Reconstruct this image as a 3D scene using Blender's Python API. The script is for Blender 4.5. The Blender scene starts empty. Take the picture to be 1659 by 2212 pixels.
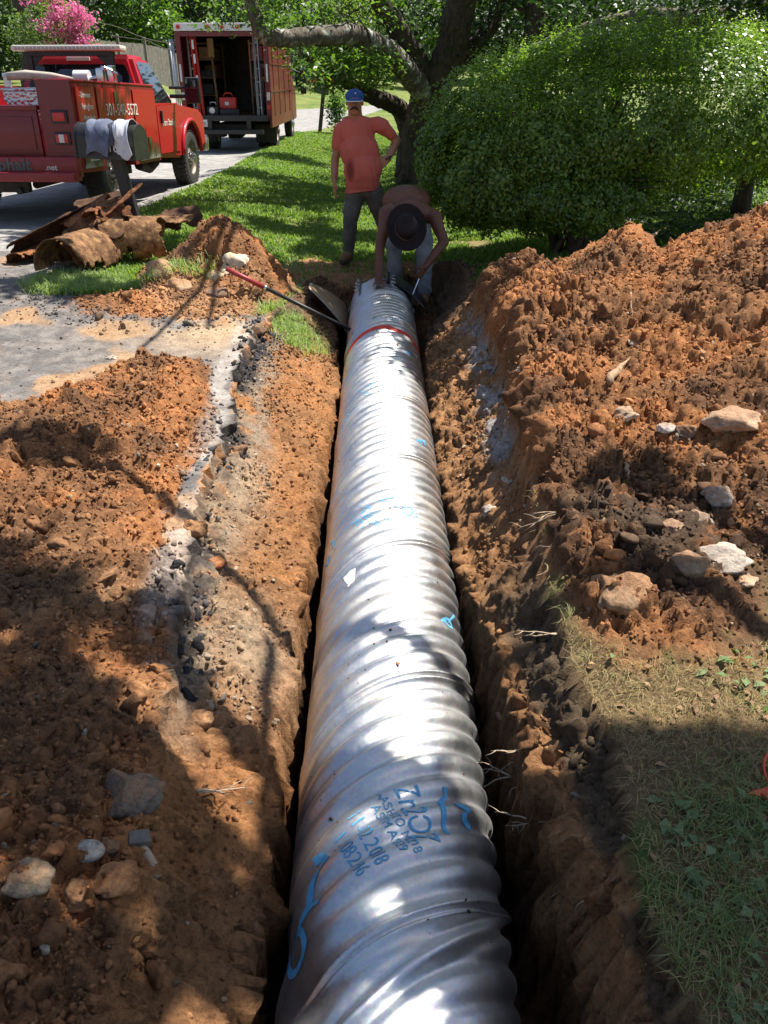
import bpy, bmesh, math, random
import numpy as np
from mathutils import Vector, Matrix, Euler
R = math.radians
rng = np.random.default_rng(7)
random.seed(7)
scene = bpy.context.scene
COL = scene.collection

# ------------------------------------------------------------------ camera
PITCH, CAMH = R(28.6), 1.7
cd = bpy.data.cameras.new('camera'); cam = bpy.data.objects.new('camera', cd); COL.objects.link(cam)
cam.location = (0, 0, CAMH); cam.rotation_euler = (R(90) - PITCH, 0, 0)
cd.sensor_fit = 'VERTICAL'; cd.sensor_height = 24.0; cd.lens = 24.0 * 1720 / 2212; cd.clip_end = 600; cd.clip_start = .05
scene.camera = cam

# photo point -> world direction (used only to measure positions on the ground)
def ray(u, v):
    x = (u - 829.5) / 1720; y = (1106 - v) / 1720
    return x, math.cos(PITCH) + math.sin(PITCH) * y, -math.sin(PITCH) + math.cos(PITCH) * y
def G(u, v, z=0.0):
    a, b, c = ray(u, v); t = (z - CAMH) / c
    return Vector((a * t, b * t, z))
def D(u, v, Y):
    a, b, c = ray(u, v); t = Y / b
    return Vector((a * t, Y, CAMH + c * t))

# ------------------------------------------------------------------ light
SUN = Vector((0.38, 0.25, 0.89)).normalized()       # towards the sun
w = bpy.data.worlds.new('World'); scene.world = w; w.use_nodes = True
nt = w.node_tree; bgn = nt.nodes['Background']
sky = nt.nodes.new('ShaderNodeTexSky'); sky.sky_type = 'NISHITA'; sky.sun_disc = False
sky.sun_elevation = math.asin(SUN.z); sky.sun_rotation = math.atan2(SUN.x, SUN.y)
nt.links.new(sky.outputs[0], bgn.inputs[0]); bgn.inputs[1].default_value = 0.080
sl = bpy.data.lights.new('sun', 'SUN'); sl.energy = 5.0; sl.angle = R(.53); sl.color = (1, .955, .88)
so = bpy.data.objects.new('sun', sl); COL.objects.link(so); so.location = (10, 5, 20)
so.rotation_euler = (-SUN).to_track_quat('-Z', 'Y').to_euler()
scene.view_settings.view_transform = 'Standard'; scene.view_settings.look = 'None'
scene.view_settings.exposure = 0.9; scene.view_settings.gamma = 1
scene.render.engine = 'CYCLES'
scene.cycles.max_bounces = 6; scene.cycles.diffuse_bounces = 3; scene.cycles.glossy_bounces = 4
scene.cycles.transmission_bounces = 3; scene.cycles.transparent_max_bounces = 8
scene.cycles.caustics_reflective = False; scene.cycles.caustics_refractive = False
scene.cycles.sample_clamp_indirect = 4.0
scene.cycles.use_denoising = True

# ------------------------------------------------------------------ noise
def _h(ix, iy, s=0):
    n = (ix.astype(np.int64) * 374761393 + iy.astype(np.int64) * 668265263 + s * 974634777) & 0x7fffffff
    n = ((n ^ (n >> 13)) * 1274126177) & 0x7fffffff
    n = (n ^ (n >> 16)) & 0xffffff
    return n / float(0xffffff)
def vn(x, y, s=0):
    x = np.asarray(x, float); y = np.asarray(y, float)
    ix = np.floor(x); iy = np.floor(y); fx = x - ix; fy = y - iy
    fx = fx * fx * (3 - 2 * fx); fy = fy * fy * (3 - 2 * fy)
    a = _h(ix, iy, s); b = _h(ix + 1, iy, s); c = _h(ix, iy + 1, s); d = _h(ix + 1, iy + 1, s)
    return (a + (b - a) * fx) * (1 - fy) + (c + (d - c) * fx) * fy
def fbm(x, y, f, octv=4, s=0, g=.5):
    v = 0; a = 1; t = 0
    for k in range(octv):
        c, sn = math.cos(k * 1.3 + .4), math.sin(k * 1.3 + .4)
        v = v + a * vn((x * c - y * sn) * f, (x * sn + y * c) * f, s + k * 17); t += a; a *= g; f *= 2.03
    return v / t
def worley(x, y, f, s=0):
    x = np.asarray(x, float) * f; y = np.asarray(y, float) * f
    ix = np.floor(x); iy = np.floor(y); d1 = np.full(x.shape, 9.); idv = np.zeros(x.shape)
    for dx in (-1, 0, 1):
        for dy in (-1, 0, 1):
            cx = ix + dx; cy = iy + dy
            px = cx + _h(cx, cy, s); py = cy + _h(cx, cy, s + 5)
            d = (px - x) ** 2 + (py - y) ** 2
            m = d < d1; d1 = np.where(m, d, d1); idv = np.where(m, _h(cx, cy, s + 9), idv)
    return np.sqrt(d1), idv
def ss(a, b, x):
    t = np.clip((np.asarray(x, float) - a) / (b - a), 0, 1); return t * t * (3 - 2 * t)

# ------------------------------------------------------------------ materials
MATS = {}
def nodes_of(name, rough=.6, metal=0., spec=.5):
    m = bpy.data.materials.new(name); m.use_nodes = True
    nt = m.node_tree; b = nt.nodes['Principled BSDF']
    b.inputs['Roughness'].default_value = rough; b.inputs['Metallic'].default_value = metal
    b.inputs['Specular IOR Level'].default_value = spec
    MATS[name] = m
    return m, nt, b
def noise_node(nt, scale, detail=6, rough=.6, coord='Object', dist=0.):
    tc = nt.nodes.new('ShaderNodeTexCoord'); n = nt.nodes.new('ShaderNodeTexNoise')
    n.inputs['Scale'].default_value = scale; n.inputs['Detail'].default_value = detail
    n.inputs['Roughness'].default_value = rough; n.inputs['Distortion'].default_value = dist
    nt.links.new(tc.outputs[coord], n.inputs['Vector']); return n
def ramp(nt, src, stops):
    r = nt.nodes.new('ShaderNodeValToRGB'); e = r.color_ramp.elements
    while len(e) < len(stops): e.new(.5)
    for i, (p, c) in enumerate(stops):
        e[i].position = p; e[i].color = (*c, 1) if len(c) == 3 else c
    nt.links.new(src, r.inputs[0]); return r
def bump(nt, b, src, strength=.5, dist=.01, prev=None):
    n = nt.nodes.new('ShaderNodeBump'); n.inputs['Strength'].default_value = strength; n.inputs['Distance'].default_value = dist
    nt.links.new(src, n.inputs['Height'])
    if prev: nt.links.new(prev.outputs[0], n.inputs['Normal'])
    nt.links.new(n.outputs[0], b.inputs['Normal']); return n
def mat(name, c1, c2=None, scale=8., rough=.6, metal=0., bmp=0., bs=None, bd=.01, spec=.5, coat=0., detail=6, lo=.35, hi=.65, dist=0.):
    if name in MATS: return MATS[name]
    m, nt, b = nodes_of(name, rough, metal, spec)
    n = noise_node(nt, scale, detail, dist=dist)
    c2 = c2 or tuple(min(1, x * 1.25) for x in c1)
    r = ramp(nt, n.outputs[0], [(lo, c1), (hi, c2)])
    nt.links.new(r.outputs[0], b.inputs['Base Color'])
    if coat: b.inputs['Coat Weight'].default_value = coat; b.inputs['Coat Roughness'].default_value = .06
    if bmp:
        n2 = noise_node(nt, bs or scale * 4, 8); bump(nt, b, n2.outputs[0], bmp, bd)
    return m
def mixc(nt, fac, a, bcol, blend='MIX'):
    n = nt.nodes.new('ShaderNodeMix'); n.data_type = 'RGBA'; n.blend_type = blend
    for s, v in ((n.inputs[0], fac), (n.inputs[6], a), (n.inputs[7], bcol)):
        if hasattr(v, 'is_output'): nt.links.new(v, s)
        elif isinstance(v, (int, float)): s.default_value = v
        else: s.default_value = (*v, 1)
    return n.outputs[2]

# ------------------------------------------------------------------ mesh helpers
def raw_mesh(name, V, Fq, m=None, smooth=False):
    """V: (n,3) array; Fq: (k,3|4) int array"""
    V = np.asarray(V, np.float32); Fq = np.asarray(Fq, np.int32); k = Fq.shape[1]
    me = bpy.data.meshes.new(name); me.vertices.add(len(V)); me.vertices.foreach_set('co', V.ravel())
    me.loops.add(Fq.size); me.loops.foreach_set('vertex_index', Fq.ravel())
    me.polygons.add(len(Fq)); me.polygons.foreach_set('loop_start', np.arange(0, Fq.size, k, dtype=np.int32))
    me.polygons.foreach_set('loop_total', np.full(len(Fq), k, np.int32))
    if smooth: me.polygons.foreach_set('use_smooth', np.ones(len(Fq), bool))
    me.update(calc_edges=True)
    if m: me.materials.append(m)
    return me
def link(name, me, parent=None):
    o = bpy.data.objects.new(name, me); COL.objects.link(o)
    if parent is not None: o.parent = parent
    return o
def tag(o, label=None, cat=None, group=None, kind=None):
    if label: o['label'] = label
    if cat: o['category'] = cat
    if group: o['group'] = group
    if kind: o['kind'] = kind
    return o
def empty(name, loc=(0, 0, 0), rz=0., label=None, cat=None, group=None):
    o = bpy.data.objects.new(name, None); COL.objects.link(o); o.location = loc; o.rotation_euler = (0, 0, rz)
    return tag(o, label, cat, group)
def face_attr(me, name, vals):
    a = me.attributes.new(name, 'FLOAT', 'FACE'); a.data.foreach_set('value', np.asarray(vals, np.float32))

class MB:
    """collects shapes, builds ONE mesh object"""
    def __init__(s): s.v = []; s.f = []; s.mi = []; s.mat = 0
    def add(s, vs, fs, M=None):
        n = len(s.v)
        for p in vs:
            p = Vector(p)
            if M is not None: p = M @ p
            s.v.append(p)
        for f in fs: s.f.append([i + n for i in f]); s.mi.append(s.mat)
        return s
    def box(s, c, d, M=None, bev=0.):
        x, y, z = (q / 2 for q in d); cx, cy, cz = c
        if bev <= 0:
            vs = [(cx + i * x, cy + j * y, cz + k * z) for i in (-1, 1) for j in (-1, 1) for k in (-1, 1)]
            fs = [(0, 1, 3, 2), (4, 6, 7, 5), (0, 4, 5, 1), (2, 3, 7, 6), (0, 2, 6, 4), (1, 5, 7, 3)]
            return s.add(vs, fs, M)
        bm = bmesh.new(); bmesh.ops.create_cube(bm, size=1)
        bmesh.ops.scale(bm, vec=d, verts=bm.verts); bmesh.ops.bevel(bm, geom=bm.edges[:], offset=min(bev, min(d) * .45), segments=2, affect='EDGES', profile=.6)
        bmesh.ops.translate(bm, vec=c, verts=bm.verts); s.addbm(bm, M); return s
    def addbm(s, bm, M=None):
        bm.verts.index_update()
        s.add([v.co.copy() for v in bm.verts], [[v.index for v in f.verts] for f in bm.faces], M); bm.free(); return s
    def tube(s, pts, rad, seg=10, cap=True, M=None, sx=1., jit=0.):
        pts = [Vector(p) for p in pts]
        if not hasattr(rad, '__len__'): rad = [rad] * len(pts)
        rings = []; vs = []; fs = []; up = None
        for i, p in enumerate(pts):
            t = (pts[min(i + 1, len(pts) - 1)] - pts[max(i - 1, 0)])
            t = t.normalized() if t.length > 1e-9 else Vector((0, 0, 1))
            if up is None: up = Vector((0, 0, 1)) if abs(t.z) < .9 else Vector((1, 0, 0))
            a = (up - t * up.dot(t)); a = a.normalized() if a.length > 1e-6 else t.orthogonal().normalized()
            up = a; b = t.cross(a)
            ring = []
            for k in range(seg):
                an = 2 * math.pi * k / seg; r = rad[i] * (1 + (random.random() - .5) * jit)
                ring.append(len(vs)); vs.append(p + a * math.cos(an) * r + b * math.sin(an) * r * sx)
            rings.append(ring)
        for i in range(len(rings) - 1):
            for k in range(seg):
                k2 = (k + 1) % seg; fs.append((rings[i][k], rings[i][k2], rings[i + 1][k2], rings[i + 1][k]))
        if cap: fs.append(list(reversed(rings[0]))); fs.append(rings[-1])
        return s.add(vs, fs, M)
    def cyl(s, p0, p1, r, seg=16, r1=None, cap=True, M=None):
        return s.tube([p0, p1], [r, r if r1 is None else r1], seg, cap, M)
    def lathe(s, prof, seg=24, M=None, cap=False):
        """prof: (r,z) list around local Z"""
        vs = []; fs = []; n = len(prof)
        for r, z in prof:
            for k in range(seg):
                a = 2 * math.pi * k / seg; vs.append((r * math.cos(a), r * math.sin(a), z))
        for i in range(n - 1):
            for k in range(seg):
                k2 = (k + 1) % seg; fs.append((i * seg + k, i * seg + k2, (i + 1) * seg + k2, (i + 1) * seg + k))
        if cap: fs.append(list(range(seg))[::-1]); fs.append([(n - 1) * seg + k for k in range(seg)])
        return s.add(vs, fs, M)
    def prism(s, poly, h0, h1, axis='x', M=None):
        """poly of (a,b); extruded along axis between h0,h1"""
        n = len(poly)
        def P(a, b, h):
            return {'x': (h, a, b), 'y': (a, h, b), 'z': (a, b, h)}[axis]
        vs = [P(a, b, h0) for a, b in poly] + [P(a, b, h1) for a, b in poly]
        fs = [list(range(n))[::-1], [n + i for i in range(n)]] + [(i, (i + 1) % n, n + (i + 1) % n, n + i) for i in range(n)]
        return s.add(vs, fs, M)
    def sphere(s, c, r, M=None, sub=2, sc=(1, 1, 1)):
        bm = bmesh.new(); bmesh.ops.create_icosphere(bm, subdivisions=sub, radius=1)
        for v in bm.verts: v.co = Vector((v.co.x * r * sc[0] + c[0], v.co.y * r * sc[1] + c[1], v.co.z * r * sc[2] + c[2]))
        return s.addbm(bm, M)
    def build(s, name, m, parent=None, smooth=False, bev=0., autosm=None):
        me = bpy.data.meshes.new(name); me.from_pydata([tuple(v) for v in s.v], [], s.f)
        for mm in (m if isinstance(m, (list, tuple)) else [m]): me.materials.append(mm)
        if isinstance(m, (list, tuple)): me.polygons.foreach_set('material_index', s.mi)
        bm = bmesh.new(); bm.from_mesh(me)
        bmesh.ops.recalc_face_normals(bm, faces=bm.faces)
        if bev: bmesh.ops.bevel(bm, geom=[e for e in bm.edges if len(e.link_faces) == 2 and e.calc_face_angle(0) > .5], offset=bev, segments=2, affect='EDGES', clamp_overlap=True)
        if autosm is not None:
            for e in bm.edges:
                if len(e.link_faces) == 2 and e.calc_face_angle(0) > R(autosm): e.smooth = False
            smooth = True
        if smooth:
            for f in bm.faces: f.smooth = True
        bm.to_mesh(me); bm.free()
        return link(name, me, parent)

def text_mesh(body, size, depth=.004, squeeze=1., shear=0., bold=0.):
    """lettering mesh in its XY plane, returned as mesh data"""
    cu = bpy.data.curves.new('lettering', 'FONT'); cu.body = body; cu.size = size; cu.extrude = depth / 2
    cu.shear = shear; cu.offset = bold; cu.align_x = 'CENTER'; cu.align_y = 'CENTER'
    o = bpy.data.objects.new('lettering', cu); COL.objects.link(o); o.scale = (squeeze, 1, 1)
    bpy.context.view_layer.update()
    me = bpy.data.meshes.new_from_object(o.evaluated_get(bpy.context.evaluated_depsgraph_get()))
    for v in me.vertices: v.co.x *= squeeze
    bpy.data.objects.remove(o); bpy.data.curves.remove(cu)
    return me
def text_obj(name, body, size, m, parent, M, **k):
    me = text_mesh(body, size, **k); me.materials.clear(); me.materials.append(m); me.transform(M)
    return link(name, me, parent)
def frame(origin, xdir, ydir):
    x = Vector(xdir).normalized(); y = Vector(ydir).normalized(); z = x.cross(y).normalized(); y = z.cross(x)
    return Matrix(((x.x, y.x, z.x, origin[0]), (x.y, y.y, z.y, origin[1]), (x.z, y.z, z.z, origin[2]), (0, 0, 0, 1)))
# ------------------------------------------------------------------ terrain
def ip(y, tab):
    t = np.array(tab); return np.interp(y, t[:, 0], t[:, 1])
EDGE_L = [(0, -.5), (1.14, -.58), (1.9, -.72), (2.4, -.77), (2.86, -.83), (3.4, -.86), (3.9, -.87), (4.8, -.98), (5.6, -1.0), (6.0, -1.02), (6.6, -.95), (7.5, -.85), (8.4, -.75), (9.2, -.5)]
LIP_LX = [(0, -.375), (1.1, -.375), (2.2, -.39), (3.6, -.40), (4.7, -.40), (5.3, -.39), (6.4, -.42), (7.5, -.5), (8.6, -.52), (9.2, -.4)]
LIP_LZ = [(0, -.3), (1.5, -.3), (2.2, -.33), (3.6, -.36), (5.3, -.38), (7.5, -.42), (9, -.3)]
RIM_R = [(0, .64), (1.0, .64), (1.5, .62), (1.9, .61), (2.4, .62), (2.75, .63), (3.6, .69), (4.3, .73), (5.5, .76), (6.5, .72), (7.5, .8), (8.6, .9), (9.3, .6)]
LIP_RX = [(0, .58), (1.3, .56), (1.8, .50), (2.2, .44), (2.6, .42), (3.6, .39), (4.4, .38), (5.6, .37), (6.6, .38), (7.4, .46), (8.0, .62), (8.8, .66), (9.2, .5)]
LIP_RZ = [(0, -.1), (1.5, -.12), (2.2, -.22), (2.6, -.28), (3.6, -.36), (5.6, -.38), (8, -.4), (9, -.3)]
ROAD_E = [(0, -2.3), (4.8, -2.45), (7.7, -3.45), (9.3, -3.7), (11, -3.3), (14.5, -3.12), (22, -3.08), (26, -3.1), (30, -3.2), (33.5, -2.3), (45, -1.1), (60, .4), (70, 3), (90, 60)]
FLOOR = -.84
def far_edge(x): return 53 + (np.clip(x, -9, 9) + 6) * 1.9
def base_z(x, y):
    """finished surface before digging and dumping"""
    drive = .02 + .15 * ss(-1.5, -3.4, x) * ss(3, 8.5, y) - .02 * x * 0
    lawn = -.15 + .30 * ss(-.5, -3.0, x) + .16 * ss(.5, 2.6, x) + .35 * ss(10, 18, y) * ss(-1, 3, x) - .05 * ss(10, 20, y) * ss(-1, -3, x)
    z = drive + (lawn - drive) * ss(6.3, 7.6, y)
    road = .18 - .10 * ss(9.5, 14.5, y) - .06 * ss(14.5, 30, y)
    re = ip(y, ROAD_E)
    k = ss(.0, -.45, x - re)
    k = np.where(y < 8, k * ss(5.5, 8, y), k)
    z = z + (road - z) * k
    z = z * (1 - ss(24, 36, y)) + (-.0) * ss(24, 36, y)
    far = np.maximum(0, y - far_edge(x)) * .047 + 1.5 * ss(-9.6, -12.6, x) * ss(26, 44, y)
    right = .6 * ss(3, 14, x) * ss(12, 30, y)
    return z + far + right
def dig(x, y, z0):
    eL = ip(y, EDGE_L) + .05 * (fbm(x * 0 + 3, y, 3.0, 3, 4) - .5) * 2; lLx = ip(y, LIP_LX) + .02 * (fbm(x * 0, y, 2.2, 3, 8) - .5) * 2; lLz = ip(y, LIP_LZ)
    rR = ip(y, RIM_R) + .07 * (fbm(x * 0 + 7, y, 3.5, 3, 14) - .5) * 2; lRx = ip(y, LIP_RX) + .03 * (fbm(x * 0, y, 3, 3, 18) - .5) * 2; lRz = ip(y, LIP_RZ)
    rough = (fbm(x, y, 5, 5, 21) - .5)
    fl = FLOOR + .05 * rough + .40 * ss(8.1, 8.45, y)
    endk = ss(8.38 + .5 * ss(-.05, .3, x), 8.8 + .6 * ss(-.05, .3, x), y + .25 * rough)      # trench ends
    # left bank
    t = np.clip((x - eL) / np.maximum(.05, lLx - eL), 0, 1)
    e0 = .065 * ss(1.7, 2.3, y)
    zl = (-e0) + (lLz + e0) * (t ** 1.15) + .05 * np.sin(t * 3.14) * (vn(y * 1.6, t * 2, 3) - .5) * 2
    z = np.where(x < eL, z0, np.minimum(z0, zl * ss(-.0, .02, x - eL) + z0 * (1 - ss(-.0, .02, x - eL))))
    z = np.where(x > lLx, zl + (fl - lLz) * ss(0, .055, x - lLx), z)
    z = np.where(x > lLx + .055, fl, z)
    # right bank
    t2 = np.clip((rR - x) / np.maximum(.04, rR - lRx), 0, 1)
    zr = (-.03) + (lRz + .03) * (t2 ** .9)
    wr = .09
    z = np.where(x > lRx - wr, np.minimum(zr, fl + (lRz - fl) * ss(lRx - wr, lRx, x)), z)
    z = np.where(x > lRx, zr, z)
    z = np.where(x > rR, z0, z)
    inside = (x > eL) & (x < rR)
    z = np.where(inside, z + (z0 - z) * endk, z)
    return z, eL, rR, lLx, lRx, inside & (endk < .6)
def gauss(x, y, cx, cy, rx, ry, p=2., rot=0.):
    c, s = math.cos(rot), math.sin(rot); dx = x - cx; dy = y - cy
    u = (dx * c + dy * s) / rx; v = (-dx * s + dy * c) / ry
    d = np.sqrt(u * u + v * v); return np.clip(1 - d, 0, 1) ** 1.0 * np.clip(1.25 - .25 * d, 0, 2) if p == 1 else np.exp(-(d ** p))
def heap_r(x, y, rR):
    h = np.maximum.reduce([.96 * gauss(x, y, 2.55, 5.1, 2.0, 2.5, 1), .70 * gauss(x, y, 1.6, 5.45, 1.25, 1.9, 1), .42 * gauss(x, y, 1.15, 6.5, .75, 1.1, 1),
        .55 * gauss(x, y, 2.3, 3.7, 1.9, 1.7, 1), .30 * gauss(x, y, 1.1, 3.9, .85, 1.7, 1), .22 * gauss(x, y, .95, 2.55, .62, .75, 1), 1.0 * gauss(x, y, 4.2, 5.2, 2.2, 2.5, 1)])
    h = .93 * h + .13 * (fbm(x, y, 1.3, 3, 51) - .5) * ss(.03, .3, h)
    return (h + .04 * ss(2.4, 2.8, y) * ss(8, 7, y) * ss(.5, .1, x - rR)) * ss(-.05, .12, x - rR) 
def heap_s(x, y):
    return np.maximum.reduce([.66 * gauss(x, y, -1.42, 7.45, .50, .46, 2), .42 * gauss(x, y, -1.0, 7.15, .75, .6, 1), .30 * gauss(x, y, -.75, 7.75, .6, .9, 1), .22 * gauss(x, y, -1.75, 7.0, .45, .4, 1)])
def spread(x, y):
    """dirt thrown over the driveway left of the trench: 0..1 cover"""
    yl = 5.35 + .6 * (x + 1.1) * 1.15 + .5 * (fbm(x, y, 1.5, 4, 61) - .5) * 2
    a = ss(.0, .5, yl - y) * ss(-.06, -.22, x - (ip(y, EDGE_L) + .33 - .26 * ss(1.6, 2.8, y) - .10 * ss(4.4, 5.2, y) + .16 * (fbm(x, y, 3, 3, 66) - .5)))
    b = gauss(x, y, -1.75, 6.45, .75, .38, 2) * 1.3                                  # second patch before the small heap
    return np.clip(a + b * .9, 0, 1)

def spacing(a, b, f):
    out = [a]
    while out[-1] < b: out.append(out[-1] + f(out[-1]))
    return np.array(out)
def fx(x):
    ax = abs(x - .1)
    return .0105 if ax < 1.2 else (.017 if ax < 3.2 else min(8, .02 + (ax - 3.2) * .05))
xs = np.concatenate([-spacing(0, 130, lambda t: fx(-t))[::-1][:-1], spacing(0, 130, fx)])
ys = spacing(.55, 170, lambda y: .0095 + .0024 * max(0, y - .8) if y < 10 else min(4, .032 + (y - 10) * .012))
ys = np.concatenate([[-30, -12, -5, -2, -.8, -.1, .2, .4], ys])
X, Y = np.meshgrid(xs, ys)
Z0 = base_z(X, Y)
Z, EL, RR, LLX, LRX, TR = dig(X, Y, Z0)
HR = heap_r(X, Y, RR) * (X > RR); HS = heap_s(X, Y) * ss(-.02, .28, EL - X + .12 * (fbm(X, Y, 3, 3, 9) - .5)); SPR = spread(X, Y) * (X < EL)
near = Y < 11
road_e = ip(Y, ROAD_E)
fe = far_edge(X)
isroad = (X < road_e) & (Y >= 8.3 + .3 * (fbm(X, Y, 2, 2, 3) - .5)) & (X > -10.5 - .1 * np.clip(Y - 30, 0, 100)) & (Y < fe)
gpatch = gauss(X, Y, -2.72, 7.0, .42, .42, 2, .5) + .75 * gauss(X, Y, -1.85, 6.95, .6, .16, 2, .1) + .8 * gauss(X, Y, -.75, 6.55, .35, .45, 2)
jag = .22 * (fbm(X, Y, 4, 4, 33) - .5) * 2
isdrive = (Y < 6.6 + jag + .0 * X) & (X < EL) | ((X < -3.05 + jag) & (Y < 8.3) & (X < EL)) | ((X < -2.35 + jag - .25 * (Y - 6)) & (Y < 8.3))
isdrive &= ~((gpatch > .55) & (X > -3.3))
# rough soil displacement
def plates(x, y, f, s_, gap=.16, warp=.35):
    """broken blocks: tilted flat tops of random height with cracks between"""
    x = np.asarray(x, float); y = np.asarray(y, float)
    wx = (x + warp / f * (fbm(x, y, f * 1.5, 4, s_ + 40, .6) - .5) * 2) * f; wy = (y + warp / f * (fbm(x, y, f * 1.5, 4, s_ + 50, .6) - .5) * 2) * f
    ix = np.floor(wx); iy = np.floor(wy); d1 = np.full(x.shape, 9.); d2 = np.full(x.shape, 9.); h = np.zeros(x.shape)
    for dx in (-1, 0, 1):
        for dy in (-1, 0, 1):
            cx = ix + dx; cy = iy + dy; px = cx + _h(cx, cy, s_) - wx; py = cy + _h(cx, cy, s_ + 5) - wy; d = np.sqrt(px * px + py * py)
            hh = _h(cx, cy, s_ + 9) ** 1.6 - .9 * ((_h(cx, cy, s_ + 11) - .5) * px + (_h(cx, cy, s_ + 12) - .5) * py)
            m = d < d1; d2 = np.where(m, d1, np.minimum(d2, d)); h = np.where(m, hh, h); d1 = np.where(m, d, d1)
    return (h * ss(0, gap, d2 - d1) - .25 * (1 - ss(0, gap * .6, d2 - d1))) / f
def clods(x, y, k):
    big = .40 + .5 * ss(-.6, -1.4, x) * ss(3.2, 2., y)
    m1 = ss(.42, .6, fbm(x, y, 1.3, 3, 401)); m2 = ss(.35, .55, fbm(x + 9, y, 2.1, 3, 411))
    a = plates(x, y, 4.0, 61, .2) * big * .42 * m1 + plates(x, y, 8.5, 71, .22, .6) * .42 * (.25 + .75 * m2) + plates(x + 3, y, 18, 81, .25, .6) * .46 + plates(x, y + 5, 36, 91, .3, .5) * .56
    bill = np.abs(fbm(x, y, 7, 6, 95, .66) - .5) * -.10
    return (a + bill + .08 * (fbm(x, y, 2.6, 4, 101, .6) - .5)) * k
CL = np.zeros_like(Z)
nm = near & (Y > .3) & (np.abs(X) < 6)
CL[nm] = clods(X[nm], Y[nm], 1.0)
soilk = np.clip(ss(.02, .12, HR) + ss(.02, .1, HS) + SPR * .95, 0, 1)
Bs = Z + HR + HS + SPR * (.07 + .05 * fbm(X, Y, 1.4, 3, 5) + .08 * ss(3.2, 1.0, Y) * ss(-1.0, -1.8, X)) * ss(0, .35, EL - X)
DN = CL * (soilk + (.55 + .5 * (X > 0)) * TR * (1 - soilk) * ss(-.7, -.5, Bs))
fine = np.zeros_like(Z); fine[nm] = fbm(X[nm], Y[nm], 22, 3, 111) - .5
fine2 = np.zeros_like(Z); fine2[nm] = fbm(X[nm], Y[nm], 60, 2, 121) - .5
DN += (fine * .042 + fine2 * .024) * soilk + TR * (fine * .026 + fine2 * .012) + (1 - soilk) * (~TR) * np.where(isdrive, fine2 * .005, fine * .012) * near
gy_, gx_ = np.gradient(Bs, ys, xs); gl = np.sqrt(gx_ ** 2 + gy_ ** 2 + 1); lim = near * np.clip(soilk + TR, 0, 1)
steep = TR * ss(1.1, 2.2, gl) * ss(9.2, 8.9, Y); wl = np.zeros_like(Z); mk = steep > .01
wl[mk] = plates(Y[mk], Bs[mk] * .8, 9, 501, .2, .6) * .45 + plates(Y[mk], Bs[mk], 24, 511, .2, .6) * .5 + .06 * (fbm(Y[mk], Bs[mk], 6, 5, 521, .62) - .5)
DN = DN * (1 - steep) + steep * wl
Zs = Bs + DN / np.where(lim > 0, np.minimum(gl, 3), 1)
Ys = Y - lim * np.clip(gy_ / gl, -.9, .9) * DN
ledge = TR * .035 * (fbm(X * .6, Y, 7, 4, 131) - .5) * ss(FLOOR + .05, -.2, Zs)
Xs = X - lim * np.clip(gx_ / gl, -.9, .9) * DN + ledge * 1.2 + TR * .03 * (vn(Zs * 14, Y * 5, 141) - .5) * ss(-.1, -.3, Zs)

# --- surface colours (true albedo of each stuff)
def C(*c): return np.array(c)
def blend(a, b, k): return a + (b - a) * k[..., None]
n1 = fbm(X, Y, 1.1, 4, 201); n2 = fbm(X, Y, 4.5, 4, 211); n3 = fbm(X, Y, 14, 3, 221)
lawnc = blend(np.broadcast_to(C(.10, .16, .035), X.shape + (3,)), C(.19, .23, .06), ss(.35, .7, n1))
dry = C(.29, .215, .105)
nearright = (X > .4) & (Y < 3.6)
lawnc = blend(lawnc, dry, np.where(Y < 11, ss(.42, .60, n2) * .75, ss(.5, .7, n2) * .25))
lawnc = blend(lawnc, C(.22, .145, .075), nearright * ss(.30, .48, n1 * .5 + n3 * .5) * .95)
lawnc = blend(lawnc, C(.44, .28, .14), gauss(X, Y, -.3, 8.75, .9, .5, 2) * ss(.3, .5, n2) * (Y > 7))
lawnc = blend(lawnc, C(.38, .235, .12), (gauss(X, Y, 1.55, 1.75, .35, .35, 2) + gauss(X, Y, 1.2, 1.33, .35, .08, 2)) * ss(.3, .5, n2) * nearright)
clay = blend(np.broadcast_to(C(.47, .205, .080), X.shape + (3,)), C(.31, .150, .068), ss(.4, .62, n2))
clay = blend(clay, C(.52, .30, .155), ss(.56, .74, n1) * .6)
clay = blend(clay, C(.17, .09, .05), ss(.55, .68, fbm(X, Y, 2.4, 4, 231)) * .7)
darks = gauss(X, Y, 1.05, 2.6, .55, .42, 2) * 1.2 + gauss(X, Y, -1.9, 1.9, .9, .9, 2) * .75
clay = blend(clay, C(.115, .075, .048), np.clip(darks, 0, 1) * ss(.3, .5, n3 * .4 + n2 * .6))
asph = blend(np.broadcast_to(C(.135, .125, .12), X.shape + (3,)), C(.20, .18, .165), ss(.35, .65, n3))
asph = blend(asph, C(.38, .225, .11), ss(.54, .68, fbm(X, Y, 2.2, 5, 241)) * .75 * (Y < 8.5))
dusty = gauss(X, Y, -1.25, 5.85, .55, .5, 2)
asph = blend(asph, C(.40, .29, .18), np.clip(dusty * .9, 0, 1) * ss(.25, .5, n2))
roadc = blend(np.broadcast_to(C(.27, .262, .25), X.shape + (3,)), C(.34, .33, .315), ss(.35, .65, n2))
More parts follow.
